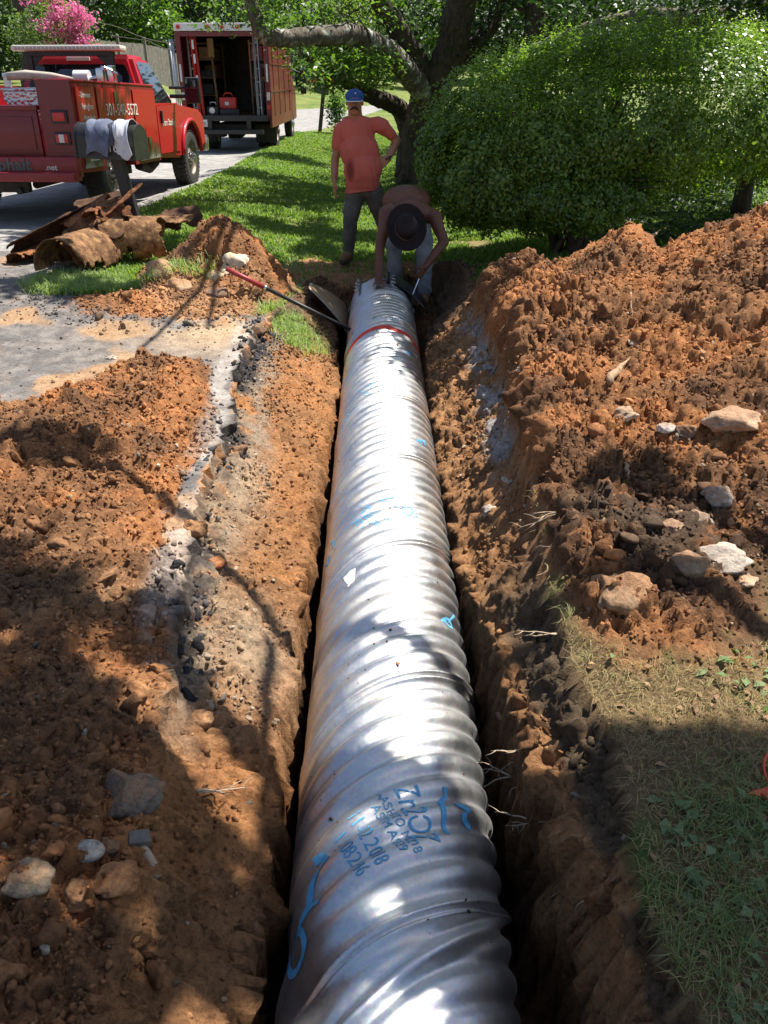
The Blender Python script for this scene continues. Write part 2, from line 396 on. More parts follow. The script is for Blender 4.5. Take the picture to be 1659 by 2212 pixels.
# banks of the trench: grey broken stone by the asphalt edge, orange clay below
tL = np.clip((X - EL) / np.maximum(.05, LLX - EL), 0, 1)
stone = C(.33, .25, .18)
bankL = blend(np.broadcast_to(C(.42, .195, .078), X.shape + (3,)), C(.34, .17, .075), ss(.4, .6, n2))
bankL = blend(bankL, stone, ss(.46, .24, tL + .5 * (n2 - .5)) * ss(1.5, 2.2, Y) * ss(.3, .48, n3 * .5 + n2 * .5))
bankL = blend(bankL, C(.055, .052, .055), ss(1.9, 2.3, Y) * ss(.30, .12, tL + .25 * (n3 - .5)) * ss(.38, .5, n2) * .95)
bankL = blend(bankL, C(.44, .32, .21), gauss(X, Y, -.52, 2.45, .16, .3, 2) + .8 * gauss(X, Y, -.72, 3.6, .1, .6, 2))
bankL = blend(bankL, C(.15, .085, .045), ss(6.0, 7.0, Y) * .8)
tR = np.clip((RR - X) / np.maximum(.04, RR - LRX), 0, 1)
bankR = blend(np.broadcast_to(C(.45, .235, .105), X.shape + (3,)), C(.36, .18, .08), ss(.4, .6, n3))
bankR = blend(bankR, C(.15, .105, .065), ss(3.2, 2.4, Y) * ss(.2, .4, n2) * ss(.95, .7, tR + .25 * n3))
bankR = blend(bankR, C(.47, .44, .42), ss(.42, .2, tR) * ss(.42, .54, n3) * ss(3.4, 3.9, Y) * ss(7, 6.2, Y) * .9)
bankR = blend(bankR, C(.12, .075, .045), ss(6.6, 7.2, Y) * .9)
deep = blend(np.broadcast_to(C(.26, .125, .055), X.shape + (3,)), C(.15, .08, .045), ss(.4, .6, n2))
K = np.where(isroad[..., None], roadc, np.where(isdrive[..., None], asph, lawnc))
bare = np.clip((np.abs(X) < .95) * ss(8.2, 8.5, Y) * ss(9.75, 9.3, Y + .5 * (n2 - .5)) + (X > RR) * (X < RR + .5) * (Y > 2.5) * (Y < 8), 0, 1)
K = blend(K, C(.36, .19, .09), bare * (~isroad))
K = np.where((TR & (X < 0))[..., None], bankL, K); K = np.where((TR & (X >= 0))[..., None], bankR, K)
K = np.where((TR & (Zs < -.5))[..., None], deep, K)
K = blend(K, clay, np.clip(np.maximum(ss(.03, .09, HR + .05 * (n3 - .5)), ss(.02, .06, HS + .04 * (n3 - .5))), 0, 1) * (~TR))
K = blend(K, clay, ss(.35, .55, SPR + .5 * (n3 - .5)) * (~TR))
greyedge = ss(.10, .03, np.abs(X - EL + .05)) * (X < EL) * (Y < 6.2) * (Y > 2.0) * ss(.38, .52, n2 * .6 + n3 * .4)
K = blend(K, C(.40, .37, .34), greyedge * .6)
GRASSY = (~TR) & (~isroad) & (~isdrive) & (HR < .05) & (HS < .04) & (SPR < .4)

# --- split the sheet into its surfaces (faces share no edge position gaps)
ny, nx = X.shape
zone = np.zeros((ny - 1, nx - 1), int)
ctr = lambda A: A[:-1, :-1]
zone[ctr(isdrive)] = 1; zone[ctr(isroad)] = 2
zone[ctr(HR > .05)] = 3; zone[ctr(HS > .04) & (zone != 1)] = 4; zone[ctr((SPR > .45) & ~TR)] = 5
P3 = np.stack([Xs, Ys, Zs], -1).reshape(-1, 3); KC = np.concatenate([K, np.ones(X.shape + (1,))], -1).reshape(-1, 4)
ii, jj = np.meshgrid(np.arange(ny - 1), np.arange(nx - 1), indexing='ij')
quads = np.stack([ii * nx + jj, ii * nx + jj + 1, (ii + 1) * nx + jj + 1, (ii + 1) * nx + jj], -1)

def soil_like(name, bstr, bdist, rough=.95):
    m, nt, b = nodes_of(name, rough, 0, .25)
    at = nt.nodes.new('ShaderNodeAttribute'); at.attribute_name = 'tint'
    n = noise_node(nt, 55, 8, .7); r = ramp(nt, n.outputs[0], [(.30, (.42, .40, .38)), (.48, (.95, .95, .95)), (.72, (1.4, 1.36, 1.3))])
    n2_ = noise_node(nt, 9, 6, .65); r2 = ramp(nt, n2_.outputs[0], [(.35, (.78, .74, .72)), (.62, (1.12, 1.12, 1.1))])
    c = mixc(nt, 1., at.outputs['Color'], r.outputs[0], 'MULTIPLY'); c = mixc(nt, 1., c, r2.outputs[0], 'MULTIPLY')
    nt.links.new(c, b.inputs['Base Color'])
    n3_ = noise_node(nt, 110, 9, .8); b1 = bump(nt, b, n3_.outputs[0], min(1, bstr * 1.2), bdist * 1.4)
    n4_ = noise_node(nt, 28, 6, .7); bump(nt, b, n4_.outputs[0], bstr * .8, bdist * 2.5, b1)
    return m
M_soil = soil_like('bare_soil', .8, .010); M_asph = soil_like('worn_asphalt', .45, .004, .9); M_road = soil_like('road_asphalt', .25, .003, .85)
M_turf = soil_like('turf_soil', .7, .012)
specs = [('ground', M_turf, 0), ('driveway', M_asph, 1), ('road', M_road, 2), ('dirt_heap', M_soil, 3), ('dirt_mound', M_soil, 4), ('scattered_soil', M_soil, 5)]
GOBJ = {}
trq = ctr(TR)
for nme, m, zi in specs:
    q = quads[zone == zi]; used, inv = np.unique(q, return_inverse=True)
    me = raw_mesh(nme, P3[used], inv.reshape(q.shape), m, smooth=True)
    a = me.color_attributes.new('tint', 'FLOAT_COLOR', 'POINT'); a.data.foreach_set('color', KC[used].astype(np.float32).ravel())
    if zi == 0:
        me.materials.append(M_soil); me.polygons.foreach_set('material_index', trq[zone == zi].astype(np.int32))
    GOBJ[nme] = link(nme, me)
for k in ('ground', 'driveway', 'road'): tag(GOBJ[k], kind='structure')
tag(GOBJ['dirt_heap'], 'tall long heap of loose orange clay and stones right of the trench', 'dirt heap')
tag(GOBJ['dirt_mound'], 'small mound of brown clay with pale rocks left of the far pipe end', 'dirt mound')
tag(GOBJ['scattered_soil'], 'orange crumbly clay strewn over the asphalt driveway left of the trench', 'soil', kind='stuff')

def height(x, y):
    """surface height by looking the grid up"""
    x = np.asarray(x, float); y = np.asarray(y, float)
    j = np.clip(np.searchsorted(xs, x) - 1, 0, nx - 2); i = np.clip(np.searchsorted(ys, y) - 1, 0, ny - 2)
    a = (x - xs[j]) / (xs[j + 1] - xs[j]); b = (y - ys[i]) / (ys[i + 1] - ys[i])
    return (Zs[i, j] * (1 - a) + Zs[i, j + 1] * a) * (1 - b) + (Zs[i + 1, j] * (1 - a) + Zs[i + 1, j + 1] * a) * b
def look(A, x, y):
    j = np.clip(np.searchsorted(xs, x) - 1, 0, nx - 2); i = np.clip(np.searchsorted(ys, y) - 1, 0, ny - 2)
    return A[i, j]
def hz(x, y): return float(height(np.array([x]), np.array([y]))[0])
def GS(u, v):
    """photo point -> point on the built surface (march along the ray)"""
    a, b, c = ray(u, v); t = .8
    while t < 90:
        p = (a * t, b * t, CAMH + c * t)
        if p[2] < hz(p[0], p[1]): return Vector(p)
        t *= 1.004
    return Vector(p)
# ------------------------------------------------------------------ the corrugated pipe
PR = .308; PA = .0095; LEAD = .92; NC = 9
PY0, PY1 = .62, 8.32
def pipe_axis(s): return Vector((.040 - .0095 * (s - 1.2) , s, -.505 + .0125 * (s - 1.2)))
def pipe_r(s, th):
    """s along the pipe, th angle from the top, positive to the right"""
    t = (s - (-.0) * 0) / LEAD - th / (2 * np.pi) * 1.0
    ph = t * NC
    sn = np.sin(np.pi * ph) ** 2
    h = 1 - (1 - sn) ** 1.6
    fade = ss(1.02, 1.42, s + .18 * np.sin(th * 1.3 + .6))
    r = PR + PA * (.35 + (h - .35) * fade) * 2 * .85
    fr = (t + .62) % 1.0; fr = np.minimum(fr, 1 - fr) * LEAD
    r = r + .0075 * (np.exp(-((fr - .014) / .0052) ** 2)) * ss(1.1, 1.2, s) - .010 * np.exp(-(fr / .007) ** 2) * ss(1.1, 1.2, s)
    # crumpled, re-rolled near end
    k = 1 - fade
    r = r + k * (.012 * np.sin(11 * s + 3.1 * th) + .010 * np.sin(23 * s - 2.2 * th + 1) + .007 * np.sin(6 * th + 9 * s)) * .7
    cr = np.abs(s - 1.12 - .23 * (th + .1)); r = r + .012 * np.exp(-(cr / .018) ** 2) - .010 * np.exp(-((cr - .04) / .02) ** 2)
    return r
ns, nth = 2600, 220
S, TH = np.meshgrid(np.linspace(PY0, PY1, ns), np.linspace(-np.pi, np.pi, nth, endpoint=False), indexing='ij')
RRp = pipe_r(S, TH)
ax0 = np.stack([.040 - .0095 * (S - 1.2), S, -.505 + .0125 * (S - 1.2)], -1)
PP = ax0 + np.stack([np.sin(TH) * RRp, 0 * S, np.cos(TH) * RRp], -1)
qi, qj = np.meshgrid(np.arange(ns - 1), np.arange(nth), indexing='ij')
pq = np.stack([qi * nth + qj, qi * nth + (qj + 1) % nth, (qi + 1) * nth + (qj + 1) % nth, (qi + 1) * nth + qj], -1).reshape(-1, 4)
m, nt, b = nodes_of('galvanised_steel', .3, 1.0)
nA = noise_node(nt, 5, 8, .62, dist=.4); nB = noise_node(nt, 90, 4, .7); nC = noise_node(nt, 2.2, 5, .6)
vo = nt.nodes.new('ShaderNodeTexVoronoi'); vo.inputs['Scale'].default_value = 110; tc = nt.nodes.new('ShaderNodeTexCoord'); nt.links.new(tc.outputs['Object'], vo.inputs['Vector'])
c0 = ramp(nt, nB.outputs[0], [(.3, (.60, .61, .62)), (.7, (.70, .70, .695))])
c1 = mixc(nt, .10, c0.outputs[0], vo.outputs['Color'])
film = ramp(nt, nA.outputs[0], [(.48, (0, 0, 0)), (.70, (.6, .6, .6))])
c2 = mixc(nt, film.outputs[0], c1, (.62, .54, .42))
dirt_n = noise_node(nt, 17, 9, .72, dist=.6); dirt = ramp(nt, dirt_n.outputs[0], [(.64, (0, 0, 0)), (.69, (1, 1, 1))])
big = ramp(nt, nC.outputs[0], [(.5, (0, 0, 0)), (.62, (1, 1, 1))])
dm = mixc(nt, 1., dirt.outputs[0], big.outputs[0], 'MULTIPLY')
c3 = mixc(nt, dm, c2, (.16, .09, .05))
nt.links.new(c3, b.inputs['Base Color'])
rr = ramp(nt, nA.outputs[0], [(.35, (.40,) * 3), (.7, (.58,) * 3)]); nt.links.new(mixc(nt, dm, rr.outputs[0], (.95, .95, .95)), b.inputs['Roughness'])
mm = ramp(nt, dirt_n.outputs[0], [(.66, (1, 1, 1)), (.70, (0, 0, 0))]); inv = nt.nodes.new('ShaderNodeInvert'); nt.links.new(dm, inv.inputs['Color']); nt.links.new(inv.outputs[0], b.inputs['Metallic'])
nD = noise_node(nt, 9, 3, .5); b1 = bump(nt, b, nD.outputs[0], .35, .012); bump(nt, b, nB.outputs[0], .12, .002, b1)
M_galv = m
me = raw_mesh('corrugated_pipe', PP.reshape(-1, 3), pq, M_galv, smooth=True)
pipe = link('corrugated_pipe', me)
tag(pipe, 'long shiny galvanised spiral corrugated steel culvert pipe lying in the trench', 'culvert pipe')
md = pipe.modifiers.new('wall', 'SOLIDIFY'); md.thickness = .0025; md.offset = -1

M_blue = mat('blue_stamp_ink', (.05, .31, .56), (.16, .44, .66), 60, .6)
M_redp = mat('red_spray_paint', (.75, .035, .02), (.9, .08, .05), 30, .55)
M_whitep = mat('white_splash', (.8, .8, .78), (.9, .9, .88), 30, .6)
def on_pipe(s, th, off=.0015):
    r = float(pipe_r(np.array(s), np.array(th))) + off
    a = pipe_axis(s); return Vector((a.x + math.sin(th) * r, a.y, a.z + math.cos(th) * r))
def wrap(me, name, s0, th0, ang, m, parent=pipe, miss=None, step=.009):
    """lay a flat mark (x,y metres) over the corrugations; ang turns it on the surface"""
    bm = bmesh.new(); bm.from_mesh(me); bmesh.ops.triangulate(bm, faces=bm.faces[:])
    for it in range(6):
        es = [e for e in bm.edges if e.calc_length() > step]
        if not es: break
        bmesh.ops.subdivide_edges(bm, edges=es, cuts=1); bmesh.ops.triangulate(bm, faces=bm.faces[:])
    ca, sa = math.cos(ang), math.sin(ang)
    co = np.array([(v.co.x * ca - v.co.y * sa, v.co.x * sa + v.co.y * ca) for v in bm.verts])
    sN = s0 + co[:, 1]; tN = th0 + co[:, 0] / PR
    rN = pipe_r(sN, tN) + .0018
    for v, s_, t_, r_ in zip(bm.verts, sN, tN, rN):
        a = pipe_axis(s_); v.co = (a.x + math.sin(t_) * r_, a.y, a.z + math.cos(t_) * r_)
    if miss is not None:
        dl = [f for f in bm.faces if fbm(np.array(f.calc_center_median().x * 1.), np.array(f.calc_center_median().y), 60, 3, 7) > miss]
        bmesh.ops.delete(bm, geom=dl, context='FACES')
    m2 = bpy.data.meshes.new(name); bm.to_mesh(m2); bm.free(); m2.materials.append(m)
    return link(name, m2, parent)
def flat_poly(polys):
    me = bpy.data.meshes.new('flat'); vs = []; fs = []
    for p in polys: fs.append(list(range(len(vs), len(vs) + len(p)))); vs += [(x, y, 0) for x, y in p]
    me.from_pydata(vs, [], fs); return me
def s_th(u, v):
    """where a photo point lands on the pipe"""
    a, b_, c = ray(u, v); best = None
    for i in range(2600):
        t = .9 + i * .0042
        p = Vector((a * t, b_ * t, CAMH + c * t)); q = pipe_axis(p.y)
        if math.hypot(p.x - q.x, p.z - q.z) < PR + .011: return p.y, math.atan2(p.x - q.x, p.z - q.z)
    return p.y, 0.
def stamp(body, uv, uvx, size, name='stamp', sq=1., miss=.62, bold=0., m=None):
    """letters whose reading direction runs from uv to uvx on the photo"""
    s0, t0 = s_th(*uv); s1, t1 = s_th(*uvx)
    me = text_mesh(body, size, 0, sq, 0, bold); ang = math.atan2(s1 - s0, (t1 - t0) * PR)
    wrap(me, name, (s0 + s1) / 2, (t0 + t1) / 2, ang, m or M_blue, miss=miss)
def stamps(dv):
    pass
# nearest stamp block
stamp('Zn2OZ', (876, 1712), (918, 1812), .105, sq=.62, miss=.70)
stamp('AASHTO M218', (836, 1740), (884, 1812), .038, sq=.95, miss=.8)
stamp('ASTM A929', (820, 1758), (862, 1822), .038, sq=.95, miss=.8)
stamp('11-02 2018', (766, 1765), (824, 1862), .062, sq=.72, miss=.75)
stamp('1.1082 46', (732, 1808), (784, 1885), .062, sq=.72, miss=.75)
s0, t0 = s_th(940, 1745)
wrap(flat_poly([[(-.075, .035), (-.055, .040), (-.03, .004), (.045, -.012), (.085, -.018), (.085, -.003), (.04, .006), (-.02, .022), (-.045, .05), (-.075, .055)],
                [(-.03, .062), (-.012, .064), (.0, .098), (.012, .070), (.028, .070), (.055, .105), (.035, .115), (.02, .09), (.008, .095), (-.008, .125), (-.022, .11)]]), 'stamp', s0, t0 + .05, -1.25, M_blue)
for (a, b2, w1, sz) in [((848, 1086), (885, 1108), 'Zn2OZ', .10), ((800, 1100), (835, 1122), 'AASHTO M218', .045), ((788, 1112), (812, 1132), '11-02 2018', .06), ((764, 1122), (784, 1138), '1.1082 46', .06),
        ((805, 832), (845, 838), 'Zn2OZ', .09), ((775, 842), (800, 856), '11-02 2018', .06), ((808, 688), (850, 690), 'Zn2OZ', .09)]:
    stamp(w1, a, b2, sz, miss=.62, sq=.75)
def painted(a, b2, sz):
    s0, t0 = s_th(*a); s1, t1 = s_th(*b2); ang = math.atan2(s1 - s0, (t1 - t0) * PR); W_ = sz * .085
    ang = -.35; one = [(-.02, .62), (.12, .66), (.10, .36), (.08, .06)]; six = [(.30, .18), (.06, .12), (-.10, -.10), (-.12, -.36), (.06, -.46), (.20, -.34), (.16, -.14), (.02, -.08), (-.10, -.18)]
    polys = []
    def smooth(st):
        out = []
        for i in range(len(st) - 1):
            p0, p1, p2, p3 = st[max(i - 1, 0)], st[i], st[i + 1], st[min(i + 2, len(st) - 1)]
            for t in (0, .25, .5, .75): out.append(tuple(.5 * (2 * p1[c] + (p2[c] - p0[c]) * t + (2 * p0[c] - 5 * p1[c] + 4 * p2[c] - p3[c]) * t * t + (3 * p1[c] - p0[c] - 3 * p2[c] + p3[c]) * t ** 3) for c in (0, 1)))
        return out + [st[-1]]
    for st in (smooth(one), smooth(six)):
        L_, R_ = [], []
        for i, (x, y) in enumerate(st):
            p0, p1 = st[max(i - 1, 0)], st[min(i + 1, len(st) - 1)]; d = Vector((p1[0] - p0[0], p1[1] - p0[1])).normalized(); L_.append((x * sz - d.y * W_ * .5, y * sz + d.x * W_ * .5)); R_.append((x * sz + d.y * W_ * .5, y * sz - d.x * W_ * .5))
        polys += [[L_[i], L_[i + 1], R_[i + 1], R_[i]] for i in range(len(st) - 1)]
    me = flat_poly(polys); wrap(me, 'painted_number', (s0 + s1) / 2, (t0 + t1) / 2, ang, M_blue, miss=None)
# hand painted 16s
for (a, b2, sz) in [((662, 1935), (632, 2060), .27), ((962, 1325), (972, 1352), .13), ((716, 1185), (706, 1220), .13), ((905, 942), (914, 965), .12), ((878, 757), (886, 770), .12), ((748, 905), (745, 915), .1)]:
    painted(a, b2, sz)
# red sprayed band
sc0 = s_th(826, 708)[0]; nb = 40; ths = np.linspace(-1.42, 1.40, nb)
wd = [.030 + .022 * math.exp(-((t - .15) / .35) ** 2) + .012 * vn(t * 2.2, 3.1, 5) + .02 * ss(.6, 1.1, t) for t in ths]; cs_ = [sc0 + .05 * math.sin(t * 1.3 + .3) - .03 * abs(t) + .014 * (vn(t * 3., 1.7, 8) - .5) for t in ths]
polys = [[(ths[k] * PR, cs_[k] - wd[k]), (ths[k + 1] * PR, cs_[k + 1] - wd[k + 1]), (ths[k + 1] * PR, cs_[k + 1] + wd[k + 1] * .8), (ths[k] * PR, cs_[k] + wd[k] * .8)] for k in range(nb - 1)]
mr = flat_poly(polys); bmr = bmesh.new(); bmr.from_mesh(mr); bmesh.ops.remove_doubles(bmr, verts=bmr.verts, dist=1e-4); bmr.to_mesh(mr); bmr.free()
wrap(mr, 'red_paint_band', 0, 0, 0, M_redp, miss=None, step=.02)
s0, t0 = s_th(756, 1243)
wrap(flat_poly([[(.03 * math.cos(a) * (1 + .12 * math.sin(3 * a)), .055 * math.sin(a)) for a in np.linspace(0, 6.28, 18)[:-1]], [(-.012, -.045), (-.03, -.1), (-.024, -.1), (-.002, -.055)]]), 'paint_splash', s0, t0, 0, M_whitep)
# ------------------------------------------------------------------ loose clods, gravel, rocks, grass
def rock_variant(sub, rough, seed, flat=1., c0=.42):
    bm = bmesh.new(); bmesh.ops.create_icosphere(bm, subdivisions=sub, radius=1)
    V = np.array([v.co[:] for v in bm.verts]); Fc = np.array([[v.index for v in f.verts] for f in bm.faces]); bm.free()
    r = np.random.default_rng(seed)
    pl = r.normal(size=(9, 3)); pl /= np.linalg.norm(pl, axis=1)[:, None]      # chip flat faces off
    for n_ in pl:
        d = V @ n_; cut = c0 + .3 * r.random(); k = np.maximum(0, d - cut); V = V - n_[None] * k[:, None] * .97
    V = V * (1 + rough * (fbm(V[:, 0] * 2 + seed, V[:, 1] * 2 + V[:, 2] * 1.7, 1.2, 3, seed)[:, None] - .5) * 2)
    V[:, 2] *= flat
    return V, Fc
def rand_rot(n):
    q = rng.normal(size=(n, 4)); q /= np.linalg.norm(q, axis=1)[:, None]; w_, x, y, z = q.T
    return np.stack([np.stack([1 - 2 * (y * y + z * z), 2 * (x * y - z * w_), 2 * (x * z + y * w_)], -1),
                     np.stack([2 * (x * y + z * w_), 1 - 2 * (x * x + z * z), 2 * (y * z - x * w_)], -1),
                     np.stack([2 * (x * z - y * w_), 2 * (y * z + x * w_), 1 - 2 * (x * x + y * y)], -1)], 1)
def scatter(name, x, y, size, tint, m, variants, sink=.25):
    VV = []; FF = []; TT = []; off = 0
    z = height(x, y); pick = rng.integers(0, len(variants), len(x)); rot = rand_rot(len(x))
    for k, (V, Fc) in enumerate(variants):
        idx = np.where(pick == k)[0]
        if not len(idx): continue
        st = .7 + .6 * rng.random((len(idx), 1, 3))
        P = np.einsum('nij,nvj->nvi', rot[idx], (V[None] * st)) * size[idx][:, None, None]
        P += np.stack([x[idx], y[idx], z[idx] + size[idx] * (.5 - sink)], -1)[:, None]
        nv = len(V); VV.append(P.reshape(-1, 3)); FF.append((Fc[None] + off + (np.arange(len(idx)) * nv)[:, None, None]).reshape(-1, 3))
        TT.append(np.repeat(tint[idx], nv, 0)); off += nv * len(idx)
    me = raw_mesh(name, np.concatenate(VV), np.concatenate(FF), m, smooth=False)
    a = me.color_attributes.new('tint', 'FLOAT_COLOR', 'POINT'); T = np.concatenate(TT); a.data.foreach_set('color', np.concatenate([T, np.ones((len(T), 1))], 1).astype(np.float32).ravel())
    return link(name, me)
def sample(n, f, x0, x1, y0, y1):
    """points with density f, thinner with distance"""
    x = rng.uniform(x0, x1, n); y = y0 + (y1 - y0) * rng.random(n) ** 1.5; p = f(x, y)
    k = rng.random(n) < p; return x[k], y[k]
soilmask = lambda x, y: look(np.clip(soilk, 0, 1), x, y) * .9 + look(TR, x, y) * .42 + .012 * (look(isdrive, x, y))
x, y = sample(150000, soilmask, -3.4, 3.6, .7, 8.6)
sz = .0022 + .003 * rng.random(len(x)) + .010 * rng.random(len(x)) ** 4 + .0011 * y
tint = look(K, x, y) * (.6 + .7 * rng.random((len(x), 1)))
v20 = [rock_variant(1, .7, 10 + k) for k in range(7)]; v80 = [rock_variant(2, .75, 30 + k, .75) for k in range(8)]; v320 = [rock_variant(3, .30, 50 + k, .75) for k in range(8)]
M_clod = soil_like('clod_soil', .8, .006)
o = scatter('soil_crumbs', x, y, sz, tint, M_clod, v20); tag(o, 'countless small crumbs of orange clay scattered over the dug soil', 'soil crumbs', kind='stuff')
x, y = sample(5200, lambda x, y: look(np.clip(soilk, 0, 1), x, y) * (.35 + .65 * ss(.5, .6, fbm(x, y, 2, 3, 5))) + look(TR, x, y) * .12, -3.4, 3.6, .7, 8.6)
sz = .012 + .034 * rng.random(len(x)) ** 2.4
o = scatter('soil_clods', x, y, sz, look(K, x, y) * (.75 + .5 * rng.random((len(x), 1))), M_clod, v80); tag(o, 'fist sized broken clods of orange and brown clay on the dug soil', 'soil clods', kind='stuff')
# gravel: pale broken stone
def gmask(x, y):
    e = look(EL, x, y); r_ = look(RR, x, y)
    a = .9 * np.exp(-((x - e - .17) / .12) ** 2) * (y < 6.2) * (y > 1.9) + .9 * np.exp(-((x - r_ + .08) / .10) ** 2) * (y > 3.2) * (y < 6.4)
    a += 1.0 * np.exp(-(((x + .52) / .12) ** 2 + ((y - 2.5) / .3) ** 2)) + .7 * np.exp(-(((x - 1.65) / .35) ** 2 + ((y - 2.9) / .3) ** 2)) + .06 * look(soilk, x, y) + .012 * look(isdrive, x, y) + .05 * look(TR, x, y)
    return np.clip(a, 0, 1)
x, y = sample(44000, gmask, -3.4, 3.4, .8, 8.5)
sz = .0035 + .006 * rng.random(len(x)) + .013 * rng.random(len(x)) ** 5
pal = np.array([(.44, .34, .24), (.52, .43, .33), (.34, .27, .20), (.42, .24, .13), (.24, .20, .16), (.46, .32, .19)])
o = scatter('gravel', x, y, sz, pal[rng.integers(0, 6, len(x))] * (.75 + .45 * rng.random((len(x), 1))), M_clod, v80, .2); tag(o, 'pale crushed stone and pebbles lying along the broken driveway edges', 'gravel', kind='stuff')

x = rng.uniform(-1.35, -.5, 60000); y = 1.9 + 4.4 * rng.random(60000); e = look(EL, x, y); k = rng.random(60000) < .11 * np.exp(-((x - e - .045) / .05) ** 2) * ss(.35, .55, fbm(x, y, 2.2, 3, 44)) * ss(1.9, 2.6, y); x, y = x[k], y[k]
o = scatter('asphalt_rubble', x, y, .007 + .022 * rng.random(len(x)) ** 2.5, np.array([[.05, .048, .05]]) * (.6 + 1.6 * rng.random((len(x), 1))), M_clod, v80, .25); tag(o, 'black crumbled asphalt bits along the broken left driveway edge', 'asphalt rubble', kind='stuff')
# single rocks one can point at:  photo point, size (m), flat, colours, label
M_pale = soil_like('pale_rock', .6, .006, .8)
rocks = [
 ((1590, 925), .11, .55, (.50, .35, .24), 'large flat rock with orange top and white edge on the right heap'),
 ((1562, 1226), .095, .6, (.52, .44, .36), 'large pale angular rock at the foot of the right heap above the grass'),
 ((1345, 1300), .105, .75, (.34, .22, .13), 'big rounded dirty boulder in the dark soil at the near end of the heap'),
 ((1490, 1232), .062, .8, (.27, .20, .14), 'brown round rock touching the left side of the large pale angular rock'),
 ((1606, 1262), .045, .5, (.55, .40, .28), 'flat orange-white stone just below the large pale angular rock'),
 ((1060, 1112), .047, .8, (.55, .47, .38), 'cream rounded rock halfway down the right trench bank'),
 ((1100, 1040), .035, .7, (.58, .50, .42), 'small whitish rock just above the cream rounded rock'),
 ((1133, 803), .047, .8, (.56, .47, .36), 'cream pebble-shaped rock near the top of the right trench bank'),
 ((1350, 905), .055, .8, (.48, .42, .33), 'pointed grey-tan rock in the middle of the right heap'),
 ((1440, 930), .04, .6, (.60, .56, .52), 'small white rock right of the pointed grey-tan rock'),
 ((1485, 940), .045, .9, (.20, .14, .10), 'dark rock standing left of the large flat orange-topped rock'),
 ((1555, 1080), .055, .9, (.46, .42, .38), 'upright grey rock on the right heap below the large flat rock'),
 ((1515, 1130), .05, .8, (.40, .36, .31), 'grey angular rock at the dark lower part of the right heap'),
 ((1450, 1150), .045, .8, (.44, .34, .25), 'tan rock left of the grey angular rock on the lower heap'),
 ((1520, 770), .05, .5, (.50, .30, .16), 'flat orange slab on the upper right heap'),
 ((1372, 745), .045, .5, (.52, .40, .26), 'pale flat stone in the middle of the upper right heap'),
 ((285, 1735), .085, .65, (.25, .20, .155), 'big grey lump of broken concrete in the left soil'),
 ((188, 1848), .033, .8, (.48, .43, .36), 'smooth oval cream pebble left of the grey concrete lump'),
 ((55, 1915), .055, .55, (.30, .235, .16), 'flat grey-white stone at the lower left edge'),
 ((255, 1915), .05, .6, (.45, .21, .09), 'orange flat clay block below the oval pebble'),
 ((165, 1945), .036, .8, (.46, .25, .13), 'orange clay block between the flat stone and the orange block'),
 ((230, 1840), .028, 1., (.25, .16, .10), 'small brown lump touching the oval pebble'),
 ((410, 1150), .06, .8, (.36, .20, .10), 'brown rounded clod at the broken driveway edge'),
 ((512, 985), .052, 1., (.10, .09, .085), 'black broken asphalt lump on the left trench bank'),
 ((462, 1225), .05, .7, (.45, .17, .07), 'rusty orange clod beside the black asphalt crumbs'),
 ((425, 1565), .045, .8, (.40, .24, .13), 'tan split rock at the bottom of the left driveway edge'),
 ((240, 775), .035, .6, (.60, .54, .44), 'white stone at the edge of the bare asphalt left of the strewn clay'),
 ((345, 590), .12, .95, (.50, .36, .22), 'tall cream boulder at the left foot of the small clay mound'),
 ((385, 622), .11, .8, (.48, .32, .19), 'brown-faced boulder in the front of the small clay mound'),
 ((515, 580), .15, .85, (.68, .58, .42), 'white mottled boulder beside the red bar on the clay mound'),
 ((468, 604), .11, .7, (.66, .55, .38), 'low white boulder left of the red bar on the clay mound'),
 ((470, 640), .10, .8, (.22, .17, .13), 'dark round rock in front of the small clay mound'),
]
for i, (uv, r_, fl, col, lab) in enumerate(rocks):
    V, Fc = rock_variant(4, .22 + .1 * (i % 3), 200 + i, fl, .62)
    th = i * 1.7; c_, s_ = math.cos(th), math.sin(th); V = V @ np.array([[c_, s_, 0], [-s_, c_, 0], [0, 0, 1]]) * np.array([1.15, .95, 1.])
    fb = fbm(V[:, 0] * 3 + i, V[:, 1] * 3 + V[:, 2] * 4, 2.0, 4, i); V *= (1 + .10 * (fb[:, None] - .5))
    if uv == (188, 1848): V, Fc = rock_variant(4, .05, 3, .7); V = V / np.linalg.norm(V, axis=1)[:, None] * np.array([1.25, .85, .7])
    p = GS(*uv); me = raw_mesh('rock', V * r_, Fc, M_pale, smooth=False)
    if uv == (188, 1848): me.polygons.foreach_set('use_smooth', np.ones(len(Fc), bool))
    tc_ = np.array(col)[None] * (.8 + .4 * fb[:, None]); top = ss(.1, .6, V[:, 2] + .8 * (fb - .5))[:, None]
    tc_ = tc_ * (1 - top * .55) + np.array([.40, .19, .08]) * top * .55 * (1 if i < 27 else .9)
    if uv in ((188, 1848), (1562, 1226), (515, 580), (470, 602), (1060, 1112)): tc_ = np.array(col)[None] * (.75 + .5 * fb[:, None])
    a = me.color_attributes.new('tint', 'FLOAT_COLOR', 'POINT'); a.data.foreach_set('color', np.concatenate([tc_, np.ones((len(tc_), 1))], 1).astype(np.float32).ravel())
    o = link('rock', me); o.location = p + Vector((0, .25 * r_, r_ * (-.05 if i > 26 else .16))); tag(o, lab, 'rock')

